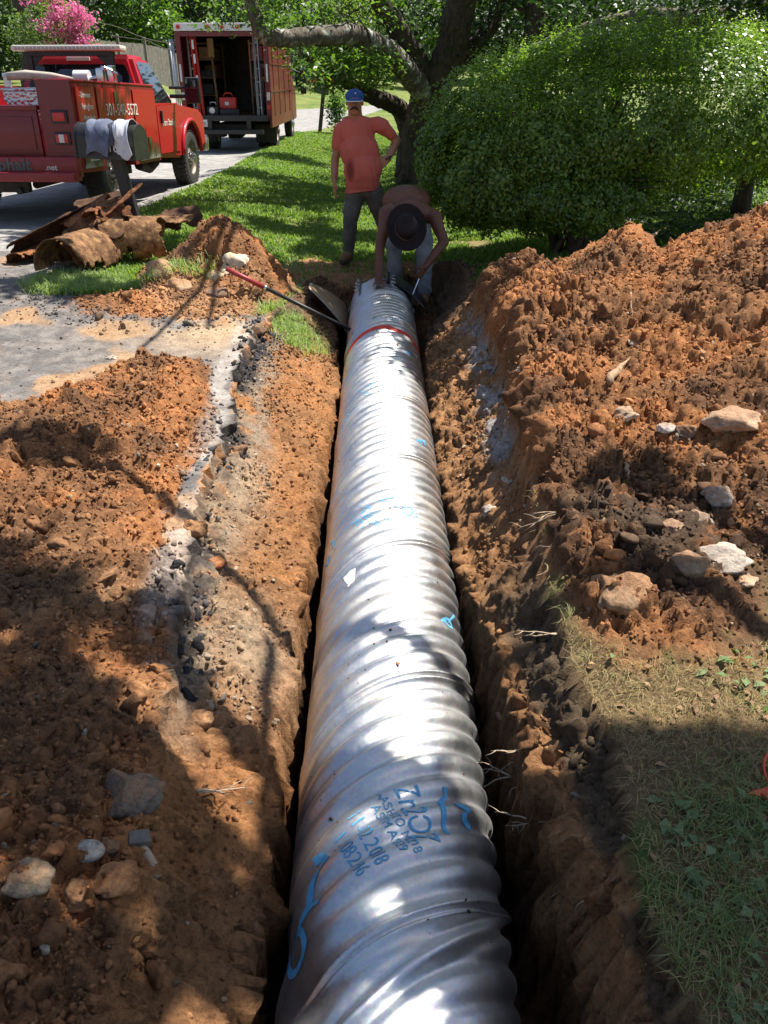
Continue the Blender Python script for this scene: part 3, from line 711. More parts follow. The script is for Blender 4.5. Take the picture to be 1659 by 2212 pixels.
# ------------------------------------------------------------------ leaves and grass
def leaf_mat(name, c1, c2, rough=.45, trans=.35, tcol=None, spec=.5):
    m, nt, b = nodes_of(name, rough, 0, spec)
    at = nt.nodes.new('ShaderNodeAttribute'); at.attribute_name = 'rnd'
    r = ramp(nt, at.outputs['Fac'], [(0, c1), (1, c2)]); nt.links.new(r.outputs[0], b.inputs['Base Color'])
    t = nt.nodes.new('ShaderNodeBsdfTranslucent')
    tc = mixc(nt, 1., r.outputs[0], tcol or (1.5, 1.7, .6), 'MULTIPLY'); nt.links.new(tc, t.inputs[0])
    mx = nt.nodes.new('ShaderNodeMixShader'); mx.inputs[0].default_value = trans
    out = nt.nodes['Material Output']; nt.links.new(b.outputs[0], mx.inputs[1]); nt.links.new(t.outputs[0], mx.inputs[2]); nt.links.new(mx.outputs[0], out.inputs[0])
    return m
def leaf_cloud(name, P, size, m, parent=None, asp=.5, up=.35, droop=0., N=None, fold=.15):
    """P (n,3); every leaf a folded 2-quad blade; N optional outward normals"""
    n = len(P); P = np.asarray(P, float)
    size = np.broadcast_to(size, (n,)) * (.65 + .7 * rng.random(n))
    nrm = rng.normal(size=(n, 3)); nrm[:, 2] = np.abs(nrm[:, 2]) + up * 2
    if N is not None: nrm = nrm * .6 + N * 1.1
    nrm /= np.linalg.norm(nrm, axis=1)[:, None]
    d = rng.normal(size=(n, 3)); d[:, 2] -= droop; d -= nrm * (d * nrm).sum(1)[:, None]; d /= np.linalg.norm(d, axis=1)[:, None] + 1e-9
    s = np.cross(nrm, d); L = size[:, None]; W = L * asp * .5
    a = P; t = P + d * L; l_ = P + d * L * .45 + s * W + nrm * L * fold; r_ = P + d * L * .45 - s * W + nrm * L * fold; mdl = P + d * L * .45
    V = np.stack([a, r_, t, l_], 1).reshape(-1, 3)
    Fq = (np.arange(n) * 4)[:, None] + np.array([[0, 1, 2, 3]])
    me = raw_mesh(name, V, Fq, m); face_attr(me, 'rnd', rng.random(n)); return link(name, me, parent)
def blades(name, x, y, h, w_, m, lean=.5, z=None, base_rnd=None):
    n = len(x); z = height(x, y) if z is None else z
    a = rng.uniform(0, 2 * np.pi, n); l_ = lean * (.3 + rng.random(n)); dx = np.cos(a) * l_; dy = np.sin(a) * l_
    px_, py_ = -np.sin(a) * w_ * .5, np.cos(a) * w_ * .5; h = h * (.5 + rng.random(n))
    b0 = np.stack([x + px_, y + py_, z - .004], -1); b1 = np.stack([x - px_, y - py_, z - .004], -1)
    m0 = np.stack([x + dx * h * .35 + px_ * .8, y + dy * h * .35 + py_ * .8, z + h * .6], -1); m1 = np.stack([x + dx * h * .35 - px_ * .8, y + dy * h * .35 - py_ * .8, z + h * .6], -1)
    tip = np.stack([x + dx * h, y + dy * h, z + h * np.sqrt(np.clip(1 - l_ * l_ * .6, .1, 1))], -1)
    t2 = tip + np.stack([px_ * .1, py_ * .1, 0 * px_], -1)
    V = np.stack([b0, b1, m1, m0, t2, tip], 1).reshape(-1, 3); o_ = (np.arange(n) * 6)[:, None]
    Fq = np.concatenate([o_ + np.array([[0, 1, 2, 3]]), o_ + np.array([[3, 2, 5, 4]])])
    me = raw_mesh(name, V, Fq, m); rr_ = rng.random(n) if base_rnd is None else base_rnd; face_attr(me, 'rnd', np.concatenate([rr_, rr_])); return link(name, me)
M_grass = leaf_mat('grass_blade', (.11, .20, .03), (.27, .36, .08), .55, .4)
M_drygrass = leaf_mat('dry_grass_blade', (.26, .20, .085), (.40, .32, .15), .7, .3)
gok = lambda x, y: look(GRASSY, x, y)
# lawn behind
x = rng.uniform(-4, 7, 420000); y = 6.6 + 24 * rng.random(420000) ** 1.7
k = gok(x, y) & (fbm(x, y, 2.5, 3, 7) + .12 * (rng.random(len(x)) - .5) > .34) & ~((np.abs(x + .2) < .9) & (y < 9.4) & (rng.random(len(x)) > .16)) & (x < .48 * y * .92 + 1) & (x > -.5 * y)
x, y = x[k], y[k]
o = blades('lawn_grass', x, y, .035 + .010 * rng.random(len(x)), .006 + .0012 * y, M_grass, .8); tag(o, 'bright green mown lawn grass between the road and the trees', 'grass', kind='stuff')
# grass left on the near right
x = rng.uniform(.55, 2.4, 70000); y = rng.uniform(.8, 3.2, 70000)
cl = fbm(x, y, 3.2, 4, 211)
k = gok(x, y) & (cl + .3 * (rng.random(len(x)) - .5) > .655) & (x < .9 + .5 * y)
x1, y1 = x[k], y[k]
o = blades('verge_grass', x1, y1, .035 + .02 * rng.random(len(x1)), .0026, leaf_mat('thin_verge_blade', (.09, .14, .035), (.24, .28, .09), .55, .3), 1.3); tag(o, 'patchy green grass tufts on the bare soil right of the trench', 'grass', kind='stuff')
k = gok(x, y) & (rng.random(len(x)) < .42) & (x < .9 + .5 * y)
o = blades('dry_grass', x[k], y[k], .016 + .014 * rng.random(k.sum()), .0022, M_drygrass, 1.8); tag(o, 'short straw-coloured dead grass on the soil right of the trench', 'dry grass', kind='stuff')
# bright tufts on the left by the rusty pipes
x = rng.uniform(-3.5, -.2, 60000); y = rng.uniform(6.0, 8.0, 60000); g = gauss(x, y, -2.72, 7.0, .42, .42, 2, .5) + .75 * gauss(x, y, -1.85, 6.95, .6, .16, 2, .1) + .8 * gauss(x, y, -.75, 6.55, .35, .45, 2)
k = (g > .35 + .5 * rng.random(len(x))) & ~look(isroad, x, y)
o = blades('tuft_grass', x[k], y[k], .06 + .03 * rng.random(k.sum()), .006, leaf_mat('pale_grass_blade', (.20, .30, .09), (.36, .42, .17), .55, .4), 1.2); tag(o, 'pale long grass tufts beside the broken rusty pipes and the driveway', 'grass', kind='stuff')
# broad leaf weeds right
x = rng.uniform(.7, 2.2, 1500); y = rng.uniform(.85, 2.6, 1500); k = gok(x, y) & (fbm(x, y, 2.6, 2, 311) > .56); x, y = x[k], y[k]
P = np.stack([x, y, height(x, y) + .01], -1)
o = leaf_cloud('weeds', P, .042, leaf_mat('weed_leaf', (.10, .17, .06), (.19, .27, .11), .5, .25), None, .55, 1.2); tag(o, 'low broad-leaved weeds among the grass right of the trench', 'weeds', kind='stuff')
# fallen bits
x = rng.uniform(.6, 2.3, 900); y = rng.uniform(.8, 3, 900); k = gok(x, y); x, y = x[k], y[k]; P = np.stack([x, y, height(x, y) + .008], -1)
o = leaf_cloud('leaf_litter', P, .028, leaf_mat('dead_leaf', (.16, .08, .04), (.36, .22, .11), .8, .1), None, .5, 1.4); tag(o, 'brown dead leaf scraps on the ground right of the trench', 'leaf litter', kind='stuff')
# roots poking from the right bank
M_root = mat('pale_root', (.42, .30, .19), (.58, .44, .30), 40, .8)
for (u, v, L, n_, lab) in [(1062, 1668, .16, 3, 'long forked root reaching over the trench from the right bank'), (1100, 1615, .10, 3, 'thin tangle of roots on the right bank above the long forked root'), (1125, 1760, .12, 2, 'pale root hanging down the lower right bank'),
        (1170, 1100, .16, 3, 'thin root sprays on the upper right bank by the cream rock'), (1165, 1360, .12, 2, 'fine brown root on the dark right bank'), (420, 1700, .13, 3, 'small dried root tuft in the left soil'), (1350, 800, .14, 2, 'short root sticking out of the right heap')]:
    p = GS(u + 45 if u > 1000 and u < 1200 else u, v + 10); mb = MB()
    side = -1 if u > 800 else 1
    for k in range(n_):
        q = [p.copy()]; d = Vector((side * (.8 + .3 * random.random()), .5 * (random.random() - .3) + .25 * k, .15 * (random.random() - .5)))
        for j in range(7):
            d = (d + Vector((random.random() - .5, random.random() - .5, random.random() - .6)) * .55).normalized(); q.append(q[-1] + d * L / 7 * (1.3 if k == 0 else .8))
            if j in (3, 5): e = (d + Vector((random.random() - .5, random.random() - .5, random.random() - .5)) * 1.5).normalized(); mb.tube([q[-1], q[-1] + e * L * .2, q[-1] + e * L * .3 + d * .01], [.0016, .001, .0006], 5)
        mb.tube(q, [.0035 * (1 - j / 9) for j in range(8)], 6)
    o = mb.build('root', M_root, smooth=True); tag(o, lab, 'root')

for k in range(16):
    u, v = random.choice([(1085, 1560), (1110, 1640), (1150, 1720), (1190, 1830), (1130, 1500), (1230, 1960), (1210, 1200), (1090, 1420)]); p = GS(u + random.uniform(-25, 40), v + random.uniform(-50, 60)); mb = MB(); q = [p.copy()]; d = Vector((-.6, random.uniform(-.6, .6), -.3)); L = random.uniform(.06, .13)
    for j in range(8): d = (d + Vector((random.random() - .5, random.random() - .5, random.random() - .75)) * .8).normalized(); q.append(q[-1] + d * L / 8)
    mb.tube(q, [.0019 * (1 - j / 11) for j in range(9)], 5)
    for j in (2, 4, 6): e = (d + Vector((random.random() - .5, random.random() - .5, random.random() - .5)) * 2).normalized(); mb.tube([q[j], q[j] + e * L * .15, q[j] + e * L * .28 + d * .006], [.0011, .0008, .0004], 4)
    o = mb.build('root', M_root, smooth=True); tag(o, 'fine pale rootlet hanging from the right trench wall', 'root', 'rootlets on the right trench wall')
# crumbs and leaves lying on the pipe
n = 420; sP = 1.25 + 5.5 * rng.random(n) ** 1.6; tP = rng.normal(-.15, .5, n); cl = fbm(sP, tP, 2.2, 3, 909) > .52; sP, tP = sP[cl], tP[cl]; rP = pipe_r(sP, tP) + .001
xp = .040 - .0095 * (sP - 1.2) + np.sin(tP) * rP; zp = -.505 + .0125 * (sP - 1.2) + np.cos(tP) * rP
keep_h = height; height = lambda x, y: zp
o = scatter('pipe_crumbs', xp, sP, .0018 + .0055 * rng.random(len(sP)) ** 3, np.array([[.16, .09, .05]]) * (.6 + .9 * rng.random((len(sP), 1))), M_clod, v20, .1); tag(o, 'small crumbs of mud stuck on the top of the steel pipe', 'mud crumbs', kind='stuff'); height = keep_h
M_dleaf = mat('brown_leaf', (.22, .11, .045), (.34, .18, .08), 30, .8)
for (u, v, sz, lab) in [(858, 746, .05, 'curled brown leaf on the pipe just in front of the red band'), (838, 640, .05, 'brown leaf on the pipe below the worker hand'), (860, 1435, .028, 'small tan leaf scrap on the pipe at the third seam')]:
    s_, t_ = s_th(u, v); p = on_pipe(s_, t_, .006); mb = MB(); pts = [(-1, 0, .2), (-.5, .42, .05), (.1, .5, 0), (.6, .25, .12), (1, 0, .3), (.6, -.3, .1), (.1, -.46, 0), (-.5, -.35, .1)]; mb.add([(x * sz / 2, y * sz / 2, z * sz / 2) for x, y, z in pts] + [(0, 0, .0)], [(i, (i + 1) % 8, 8) for i in range(8)])
    o = mb.build('fallen_leaf', M_dleaf); o.location = p; o.rotation_euler = (0, t_, u); tag(o, lab, 'leaf')
# ------------------------------------------------------------------ vehicles
def paint(name, c, rough=.38, coat=.30, var=.06):
    m, nt, b = nodes_of(name, rough, 0, .5); n = noise_node(nt, 3, 6)
    r = ramp(nt, n.outputs[0], [(.3, tuple(x * (1 - var) for x in c)), (.7, tuple(min(1, x * (1 + var)) for x in c))])
    dn = noise_node(nt, 30, 8, .7); dr = ramp(nt, dn.outputs[0], [(.6, (0, 0, 0)), (.85, (.25, .25, .25))])
    nt.links.new(mixc(nt, dr.outputs[0], r.outputs[0], (.25, .18, .13)), b.inputs['Base Color'])
    b.inputs['Coat Weight'].default_value = coat; b.inputs['Coat Roughness'].default_value = .08
    rr = ramp(nt, dn.outputs[0], [(.4, (rough,) * 3), (.8, (min(1, rough + .3),) * 3)]); nt.links.new(rr.outputs[0], b.inputs['Roughness'])
    return m
M_red = paint('red_paint', (.42, .003, .012)); M_maroon_shade = paint('dark_and_shaded_red_paint', (.15, .004, .009), .4, .3); M_shade_red = paint('shaded_red_bed_paint', (.22, .004, .010), .45, .25)  # shade on the pickup's rear is put into the darker reds
M_black = mat('black_plastic', (.014, .014, .015), (.025, .025, .026), 20, .5); M_under = mat('dirty_chassis', (.02, .018, .016), (.05, .04, .03), 9, .85)
M_rubber = mat('tyre_rubber', (.022, .021, .02), (.05, .045, .038), 12, .9, bmp=.3, bs=60); M_rim = mat('dusty_steel_rim', (.16, .12, .09), (.30, .25, .20), 12, .55, .4)
M_chrome = mat('bright_metal', (.55, .55, .56), (.68, .68, .68), 20, .25, 1.); M_alum = mat('aluminium', (.50, .51, .52), (.62, .63, .64), 20, .4, .9)
M_white = mat('white_enamel', (.68, .68, .66), (.78, .78, .76), 9, .4); M_cream = mat('cream_lettering', (.75, .71, .58), (.80, .77, .66), 30, .5)
M_wood = mat('rough_wood', (.20, .11, .055), (.36, .22, .12), 14, .8); M_lens = mat('red_lens', (.45, .02, .02), (.6, .03, .03), 50, .2); M_clear = mat('clear_lens', (.55, .52, .5), (.7, .68, .66), 60, .15)
m, nt, b = nodes_of('dark_window_glass', .04, 0, .6); b.inputs['Base Color'].default_value = (.012, .014, .017, 1); b.inputs['Coat Weight'].default_value = 1; b.inputs['Coat Roughness'].default_value = .02; M_glass = m
m, nt, b = nodes_of('tread_plate', .3, 1.); n = nt.nodes.new('ShaderNodeTexVoronoi'); n.inputs['Scale'].default_value = 26; tc = nt.nodes.new('ShaderNodeTexCoord'); nt.links.new(tc.outputs['Object'], n.inputs['Vector'])
b.inputs['Base Color'].default_value = (.5, .5, .52, 1); bump(nt, b, n.outputs[0], .8, .01); M_tread = m
# printed wrap on the box side: pale driveway, painted-in tree shade and reflections under red
m, nt, b = nodes_of('wrap_print_and_reflections', .35, 0, .4); b.inputs['Coat Weight'].default_value = .3; b.inputs['Coat Roughness'].default_value = .07
tc = nt.nodes.new('ShaderNodeTexCoord'); sp = nt.nodes.new('ShaderNodeSeparateXYZ'); nt.links.new(tc.outputs['Object'], sp.inputs[0])
n = noise_node(nt, 3.2, 8, .7, dist=.5); ad = nt.nodes.new('ShaderNodeMath'); ad.operation = 'MULTIPLY_ADD'; ad.inputs[1].default_value = .45; nt.links.new(n.outputs[0], ad.inputs[0]); nt.links.new(sp.outputs['Z'], ad.inputs[2])
r1 = ramp(nt, ad.outputs[0], [(.74, (.45, .41, .39)), (.84, (.09, .07, .045)), (.93, (.14, .02, .015)), (1.06, (.42, .004, .012))])
nt.links.new(r1.outputs[0], b.inputs['Base Color']); M_wrap = m

def wheel(name, parent, c, r, w, out=1, hub=.0):
    e = None
    prof = [(r * .60, -w / 2 + .02), (r * .72, -w / 2), (r * .93, -w / 2 + .015), (r, -w / 2 + .05), (r, w / 2 - .05), (r * .93, w / 2 - .015), (r * .72, w / 2), (r * .60, w / 2 - .02)]
    M = Matrix.Translation(c) @ Matrix.Rotation(math.pi / 2 * out, 4, 'Y')
    mb = MB(); mb.lathe(prof, 48, M)
    for k in range(40):                       # tread blocks
        a = 2 * math.pi * k / 40
        for zz in (-w * .3, w * .02, w * .32):
            A = M @ Matrix.Rotation(a + (zz > 0) * .08, 4, 'Z') @ Matrix.Translation((r + .004, 0, zz)); mb.box((0, 0, 0), (.018, r * .105, w * .22), A)
    t = mb.build('tyre', M_rubber, parent, autosm=35)
    mb = MB(); mb.lathe([(r * .61, w / 2 - .02), (r * .58, w / 2 - .03), (r * .55, w / 2 - .06), (r * .46, w / 2 - .07 - hub), (r * .30, w / 2 - .05 - hub), (r * .22, w / 2 - .03 - hub), (.001, w / 2 - .03 - hub)], 40, M)
    mb.lathe([(r * .61, -w / 2 + .02), (r * .3, -w / 2 + .03), (.001, -w / 2 + .03)], 24, M)
    rm = mb.build('rim', M_rim, t, autosm=30)
    mb = MB(); mb.lathe([(r * .20, w / 2 - .03 - hub), (r * .19, w / 2 + .03), (r * .12, w / 2 + .05), (.001, w / 2 + .052)], 20, M)
    for k in range(8):
        a = 2 * math.pi * k / 8; mb.cyl((r * .27 * math.cos(a), r * .27 * math.sin(a), w / 2 - .05 - hub), (r * .27 * math.cos(a), r * .27 * math.sin(a), w / 2 - .015 - hub), .014, 6, M=M)
    mb.build('hub', M_chrome if hub == 0 else M_rim, t, autosm=30)
    return t
def arch_poly(pts, c, r, y0, y1, zb, n=12):
    """append an arch cut from (y0,zb) to (y1,zb) about c"""
    out = [(y0, zb)]
    for k in range(n + 1):
        a = math.pi - math.pi * k / n if y1 > y0 else math.pi * k / n
        out.append((c[0] + r * math.cos(a), c[1] + r * math.sin(a)))
    out.append((y1, zb)); return out

truck = empty('pickup_truck', (-4.47, 11.2, .185), -R(3.96), 'red utility bed pickup truck with white light bar parked on the road', 'pickup truck')
truck.rotation_euler = (-R(1.55), 0, -R(3.96))
W = 1.10
# cab lower body with hood and wheel arch
mb = MB(); prof = [(1.66, .52), (1.66, 1.20), (1.72, 1.24), (3.1, 1.25), (3.2, 1.22), (4.3, 1.15), (4.48, 1.05), (4.52, .62), (4.15, .52)] + [(3.58 + .50 * math.cos(a), .50 + .47 * math.sin(a)) for a in np.linspace(.05, math.pi - .05, 12)] + [(3.05, .46)]
mb.prism(prof, -.98, .98, 'x'); cab = mb.build('cab_body', M_red, truck, bev=.035, autosm=40)
# greenhouse: pillars and roof
mb = MB()
def hull(b, t_, z0, z1):
    vs = [(x, y, z0) for x, y in b] + [(x, y, z1) for x, y in t_]; return vs, [(0, 1, 2, 3)[::-1], (4, 5, 6, 7), (0, 1, 5, 4), (1, 2, 6, 5), (2, 3, 7, 6), (3, 0, 4, 7)]
gb = [(-.94, 1.66), (.94, 1.66), (.94, 3.08), (-.94, 3.08)]; gt = [(-.74, 1.80), (.74, 1.80), (.74, 2.46), (-.74, 2.46)]
vs, fs = hull(gb, gt, 1.22, 1.86); mb.add(vs, fs); gh = mb.build('cab_roof', M_red, truck, bev=.06, autosm=50)
def pane(name, quad, parent, m=M_glass, th=.012, off=.004, rnd=.06):
    """rounded window pane from 4 corner points, standing slightly proud"""
    q = [Vector(p) for p in quad]; n = (q[1] - q[0]).cross(q[2] - q[0]).normalized(); pts = []
    for i in range(4):
        p = q[i]; a = (q[i - 1] - p); b_ = (q[(i + 1) % 4] - p); la = min(rnd, a.length * .4); lb = min(rnd, b_.length * .4); a.normalize(); b_.normalize()
        for t in (0, .3, .7, 1): 
            s_, e_ = p + a * la, p + b_ * lb; pts.append(s_ * (1 - t) ** 2 + p * 2 * t * (1 - t) + e_ * t * t)
    mb = MB(); k = len(pts); mb.add([p + n * off for p in pts] + [p - n * (th - off) for p in pts], [list(range(k)), list(range(k, 2 * k))[::-1]] + [(i, (i + 1) % k, k + (i + 1) % k, k + i) for i in range(k)])
    return mb.build(name, m, parent)
def P4(u, v):  # rear window plane
    return None
def lerp(a, b, t): return Vector(a) * (1 - t) + Vector(b) * t
def face_pt(A, B, Cc, Dd, s, t):   # bilinear A-B bottom, D-C top
    return lerp(lerp(A, B, s), lerp(Dd, Cc, s), t)
bA, bB, bC, bD = (-.94, 1.66, 1.22), (.94, 1.66, 1.22), (.74, 1.80, 1.86), (-.74, 1.80, 1.86)
fr = pane('rear_window', [face_pt(bA, bB, bC, bD, s, t) for s, t in ((.05, .04), (.95, .04), (.93, .80), (.07, .80))], truck, off=.007)
for s in (.30, .72):
    mb = MB(); mb.box((0, 0, 0), (.012, .012, .50)); o = mb.build('window_divider', M_black, fr); p = face_pt(bA, bB, bC, bD, s, .42); o.location = p + Vector((0, -.012, 0)); o.rotation_euler = (-R(12.3), 0, 0)
mb = MB(); mb.box((0, 0, 0), (.34, .03, .05), bev=.01); o = mb.build('brake_light', M_clear, truck); o.location = (0, 1.765, 1.80)
sA, sB, sC, sD = (.94, 1.66, 1.22), (.94, 3.08, 1.22), (.74, 2.46, 1.86), (.74, 1.80, 1.86)
sp4 = [face_pt(sA, sB, sC, sD, s, t) for s, t in ((.16, .04), (.90, .04), (.90, .86), (.20, .86))]
door = MB(); door.prism([(1.93, .56), (1.93, 1.215), (2.98, 1.235), (2.98, .80), (2.92, .56)], .982, .997, 'x'); dr = door.build('door', M_red, truck, bev=.008, autosm=40)
pane('side_window', sp4, dr, off=.008)
mb = MB(); mb.box((1.012, 2.10, 1.06), (.03, .06, .17), bev=.01); mb.build('handle', M_black, dr)
wp = [face_pt((.94, 3.08, 1.22), (-.94, 3.08, 1.22), (-.74, 2.46, 1.86), (.74, 2.46, 1.86), s, t) for s, t in ((.05, .05), (.95, .05), (.94, .92), (.06, .92))]
pane('windshield', wp, truck, off=.007)
mb = MB(); mb.tube([(3.58 * 0 + 1.0, 3.58 + .53 * math.cos(a), .50 + .50 * math.sin(a)) for a in np.linspace(0, math.pi, 16)], .035, 8); mb.build('fender_flare', M_red, truck, smooth=True)
# mirror
mb = MB(); mb.box((1.30, 2.86, 1.42), (.24, .10, .36), bev=.035); mb.cyl((.93, 2.86, 1.34), (1.22, 2.86, 1.34), .028, 8); mb.cyl((.93, 2.86, 1.46), (1.22, 2.86, 1.46), .022, 8); mi = mb.build('side_mirror', M_black, truck, autosm=40)
pane('mirror_glass', [(1.205, 2.808, 1.26), (1.395, 2.808, 1.26), (1.395, 2.808, 1.58), (1.205, 2.808, 1.58)], mi, M_glass, .006, .003, .03)
mb = MB(); mb.box((-1.30, 2.86, 1.42), (.24, .10, .36), bev=.035); mb.cyl((-.93, 2.86, 1.34), (-1.22, 2.86, 1.34), .028, 8); mb.build('side_mirror', M_black, truck, autosm=40)
# chassis, fuel tank, axles
mb = MB(); mb.box((0, 1.5, .55), (.95, 5.4, .16)); mb.box((.55, .9, .45), (.35, .9, .22)); mb.box((-.3, -.9, .50), (.6, .7, .22)); mb.cyl((-.8, 0, .42), (.8, 0, .42), .06); mb.cyl((-.8, 3.58, .40), (.8, 3.58, .40), .06); mb.sphere((0, 0, .42), .16); mb.sphere((0.1, 3.58, .38), .15)
mb.box((0, 1.0, .42), (.12, 3.0, .1)); mb.cyl((.45, -1.1, .38), (.45, .5, .42), .045); mb.tube([(.6, 2.0, .40), (.62, 2.4, .33), (.6, 2.8, .41)], .07, 8)
mb.build('chassis', M_under, truck, autosm=40)
for (x, y) in ((.86, 3.58), (-.86, 3.58), (.86, 0), (-.86, 0)): wheel('wheel', truck, (x, y, .42), .42, .27, 1 if x > 0 else -1)
mb = MB(); mb.box((0, 4.58, .62), (2.0, .16, .26), bev=.04); mb.build('front_bumper', M_chrome, truck, autosm=40)
# utility bed: side compartments with an arch, floor, headboard
for sx in (1, -1):
    mb = MB(); prof = [(-1.22, .52), (-1.22, 1.45), (1.58, 1.45), (1.58, .50)] + [(.0 + .52 * math.cos(a), .50 + .46 * math.sin(a)) for a in np.linspace(.0, math.pi, 12)]
    x0, x1 = sorted((sx * .70, sx * W)); mb.prism(prof, x0, x1, 'x'); sd = mb.build('side_box', [M_shade_red if sx > 0 else M_shade_red], truck, bev=.006)
    if sx > 0:
        for (a, b_, zlo) in ((-1.16, -.62, .56), (-.56, .60, 1.02), (.66, 1.54, .54)):
            q = MB(); q.prism([(a, zlo), (a, 1.40), (b_, 1.40), (b_, zlo)], W + .001, W + .019, 'x'); dd = q.build('locker_door', M_wrap, truck, bev=.005)
            q = MB(); q.box((W + .026, (a + b_) / 2, zlo + .22 if b_ - a < .9 or zlo < .9 else 1.30), (.018, .10, .13), bev=.004); q.build('latch', mat('olive_latch', (.07, .08, .03), (.12, .13, .05), 30, .4, .5), dd)
        q = MB(); q.box((.90, .18, 1.462), (.42, 2.80, .022), bev=.008); q.build('lid', M_red, truck)
mb = MB(); mb.box((0, .2, .62), (1.40, 2.8, .06)); mb.box((0, 1.56, .95), (1.40, .05, .62)); mb.build('bed_floor', M_shade_red, truck)
# rear: tall boxes' back faces, tailgate, bumper with lettering
mb = MB(); mb.box((-.02, -1.235, .93), (1.40, .05, .50), bev=.012); mb.box((-.02, -1.265, .93), (1.28, .02, .34), bev=.008); mb.box((-.02, -1.24, 1.19), (1.44, .09, .05), bev=.012); mb.build('tailgate', M_maroon_shade, truck, autosm=40)
for sx in (1, -1):
    mb = MB(); mb.box((sx * .905, -1.232, 1.0), (.39, .022, .93), bev=.006); mb.build('corner_panel', M_maroon_shade, truck)
    for zz, mm in ((1.10, M_lens), (.88, M_clear)):
        mb = MB(); mb.box((sx * .93, -1.25, zz), (.19, .03, .135), bev=.03); hh = mb.build('lamp_housing', M_black, truck, autosm=40)
        mb = MB(); mb.box((sx * .93, -1.268, zz), (.14, .02, .09), bev=.015); mb.build('tail_lamp', M_lens, hh, autosm=40)
        if mm is M_clear: mb = MB(); mb.box((sx * .93, -1.281, zz), (.06, .012, .085), bev=.005); mb.build('reverse_lamp', M_clear, hh)
mb = MB(); mb.box((0, -1.30, .585), (2.2, .16, .22), bev=.012); mb.box((0, -1.39, .49), (2.2, .22, .10), bev=.012); bp = mb.build('rear_bumper', M_shade_red, truck, autosm=40)
mb = MB(); mb.box((0, -1.25, .37), (.9, .1, .12), bev=.02); mb.cyl((.35, -1.35, .33), (.35, -1.15, .33), .035); mb.build('hitch', M_under, truck)
M_charc = mat('charcoal_lettering', (.05, .05, .055), (.09, .09, .10), 30, .4)
text_obj('lettering', 'asphalt', .17, M_charc, bp, frame((.30, -1.384, .610), (1, 0, 0), (0, 0, 1)), depth=.012, bold=.006, squeeze=1.15)
text_obj('lettering', '.net', .085, M_white, bp, frame((.80, -1.384, .585), (1, 0, 0), (0, 0, 1)), depth=.008, squeeze=1.1)
SX = W + .0215
for body, y, z, sz, sq in (('- Driveways', -.92, 1.32, .085, .8), ('- Parking Lots', -.90, 1.20, .085, .72), ('- Private Roads', -.88, 1.085, .085, .70), ('Estimates', -.88, .66, .09, .8)):
    text_obj('lettering', body, sz, M_cream, truck, frame((SX, y, z), (0, 1, 0), (0, 0, 1)), depth=.003, squeeze=sq)
text_obj('lettering', '301-540-5572', .19, M_cream, truck, frame((SX + .001, .22, 1.16), (0, 1, 0), (0, 0, 1)), depth=.003, squeeze=1.05)
text_obj('lettering', 'Tom Stanley', .13, M_cream, dr, frame((1.0, 2.46, .98), (0, 1, 0), (0, 0, 1)), depth=.003, squeeze=1.0)
# rack with light bar
rk = MB(); 
for sx in (-1, 1):
    rk.prism([(1.47, 1.45), (1.53, 1.45), (1.53, 1.83), (1.47, 1.83)], sx * .58 - .04, sx * .58 + .04, 'x')
    rk.add([(sx * .62, 1.49, 1.62), (sx * .62, 1.49, 1.84), (sx * .36, 1.49, 1.84), (sx * .62, 1.51, 1.62), (sx * .62, 1.51, 1.84), (sx * .36, 1.51, 1.84)], [(0, 1, 2), (3, 5, 4), (0, 3, 4, 1), (1, 4, 5, 2), (2, 5, 3, 0)])
rk.box((0, 1.50, 1.85), (1.26, .10, .05)); rk.build('light_rack', M_black, truck)
mb = MB(); mb.box((0, 1.50, 1.915), (1.55, .26, .07), bev=.03); lb = mb.build('light_bar', mat('cream_plastic', (.62, .58, .48), (.72, .68, .6), 40, .35), truck, autosm=40)
mb = MB()
for k in range(26): mb.box((-.69 + k * .055, 1.366, 1.912), (.036, .012, .034))
o = mb.build('lens_strip', mat('grey_lens', (.30, .29, .28), (.45, .44, .42), 90, .3), lb); tag(o, kind='stuff')

# cargo on the pickup (things of their own)
TM = Matrix.LocRotScale(truck.location, truck.rotation_euler, None)
def on_truck(x, y, z): return TM @ Vector((x, y, z))
t = empty('tool_box', on_truck(.32, -.35, .65), -R(3.96), 'shiny diamond plate tool box in the bed of the red pickup', 'tool box')
mb = MB(); mb.box((0, 0, .36), (.62, .5, .72), bev=.01); mb.build('box_body', M_tread, t); mb = MB(); mb.box((0, 0, .735), (.65, .53, .03), bev=.008); mb.build('lid', M_tread, t)
t = empty('hose_reel', on_truck(-.12, -.80, .65), -R(20), 'red hose reel with black hose in the bed of the red pickup', 'hose reel')
Mx = Matrix.Translation((0, 0, .42)) @ Matrix.Rotation(math.pi / 2, 4, 'Y')
for sx in (-1, 1): mb = MB(); mb.lathe([(.02, sx * .17), (.20, sx * .17), (.22, sx * .155), (.22, sx * .18), (.02, sx * .185)], 32, Mx); mb.build('flange', M_red, t, autosm=30)
mb = MB(); mb.lathe([(.05, -.15), (.15, -.15)] + [(.15 + .018 * abs(math.sin(k * math.pi / 2)), -.15 + k * .3 / 22) for k in range(23)] + [(.05, .15)], 28, Mx); mb.build('hose', M_rubber, t, autosm=50)
mb = MB(); mb.box((0, 0, .1), (.34, .06, .62)); mb.build('stand', M_red, t)
t = empty('bench_vise', on_truck(.60, .75, 1.40), -R(3.96), 'grey and white metal vise standing on the right side box of the red pickup', 'vise')
mb = MB(); mb.cyl((-.16, 0, 0), (-.16, 0, .10), .035); mb.cyl((-.26, 0, .15), (-.06, 0, .15), .075, 18); mb.build('drum', M_white, t, autosm=40)
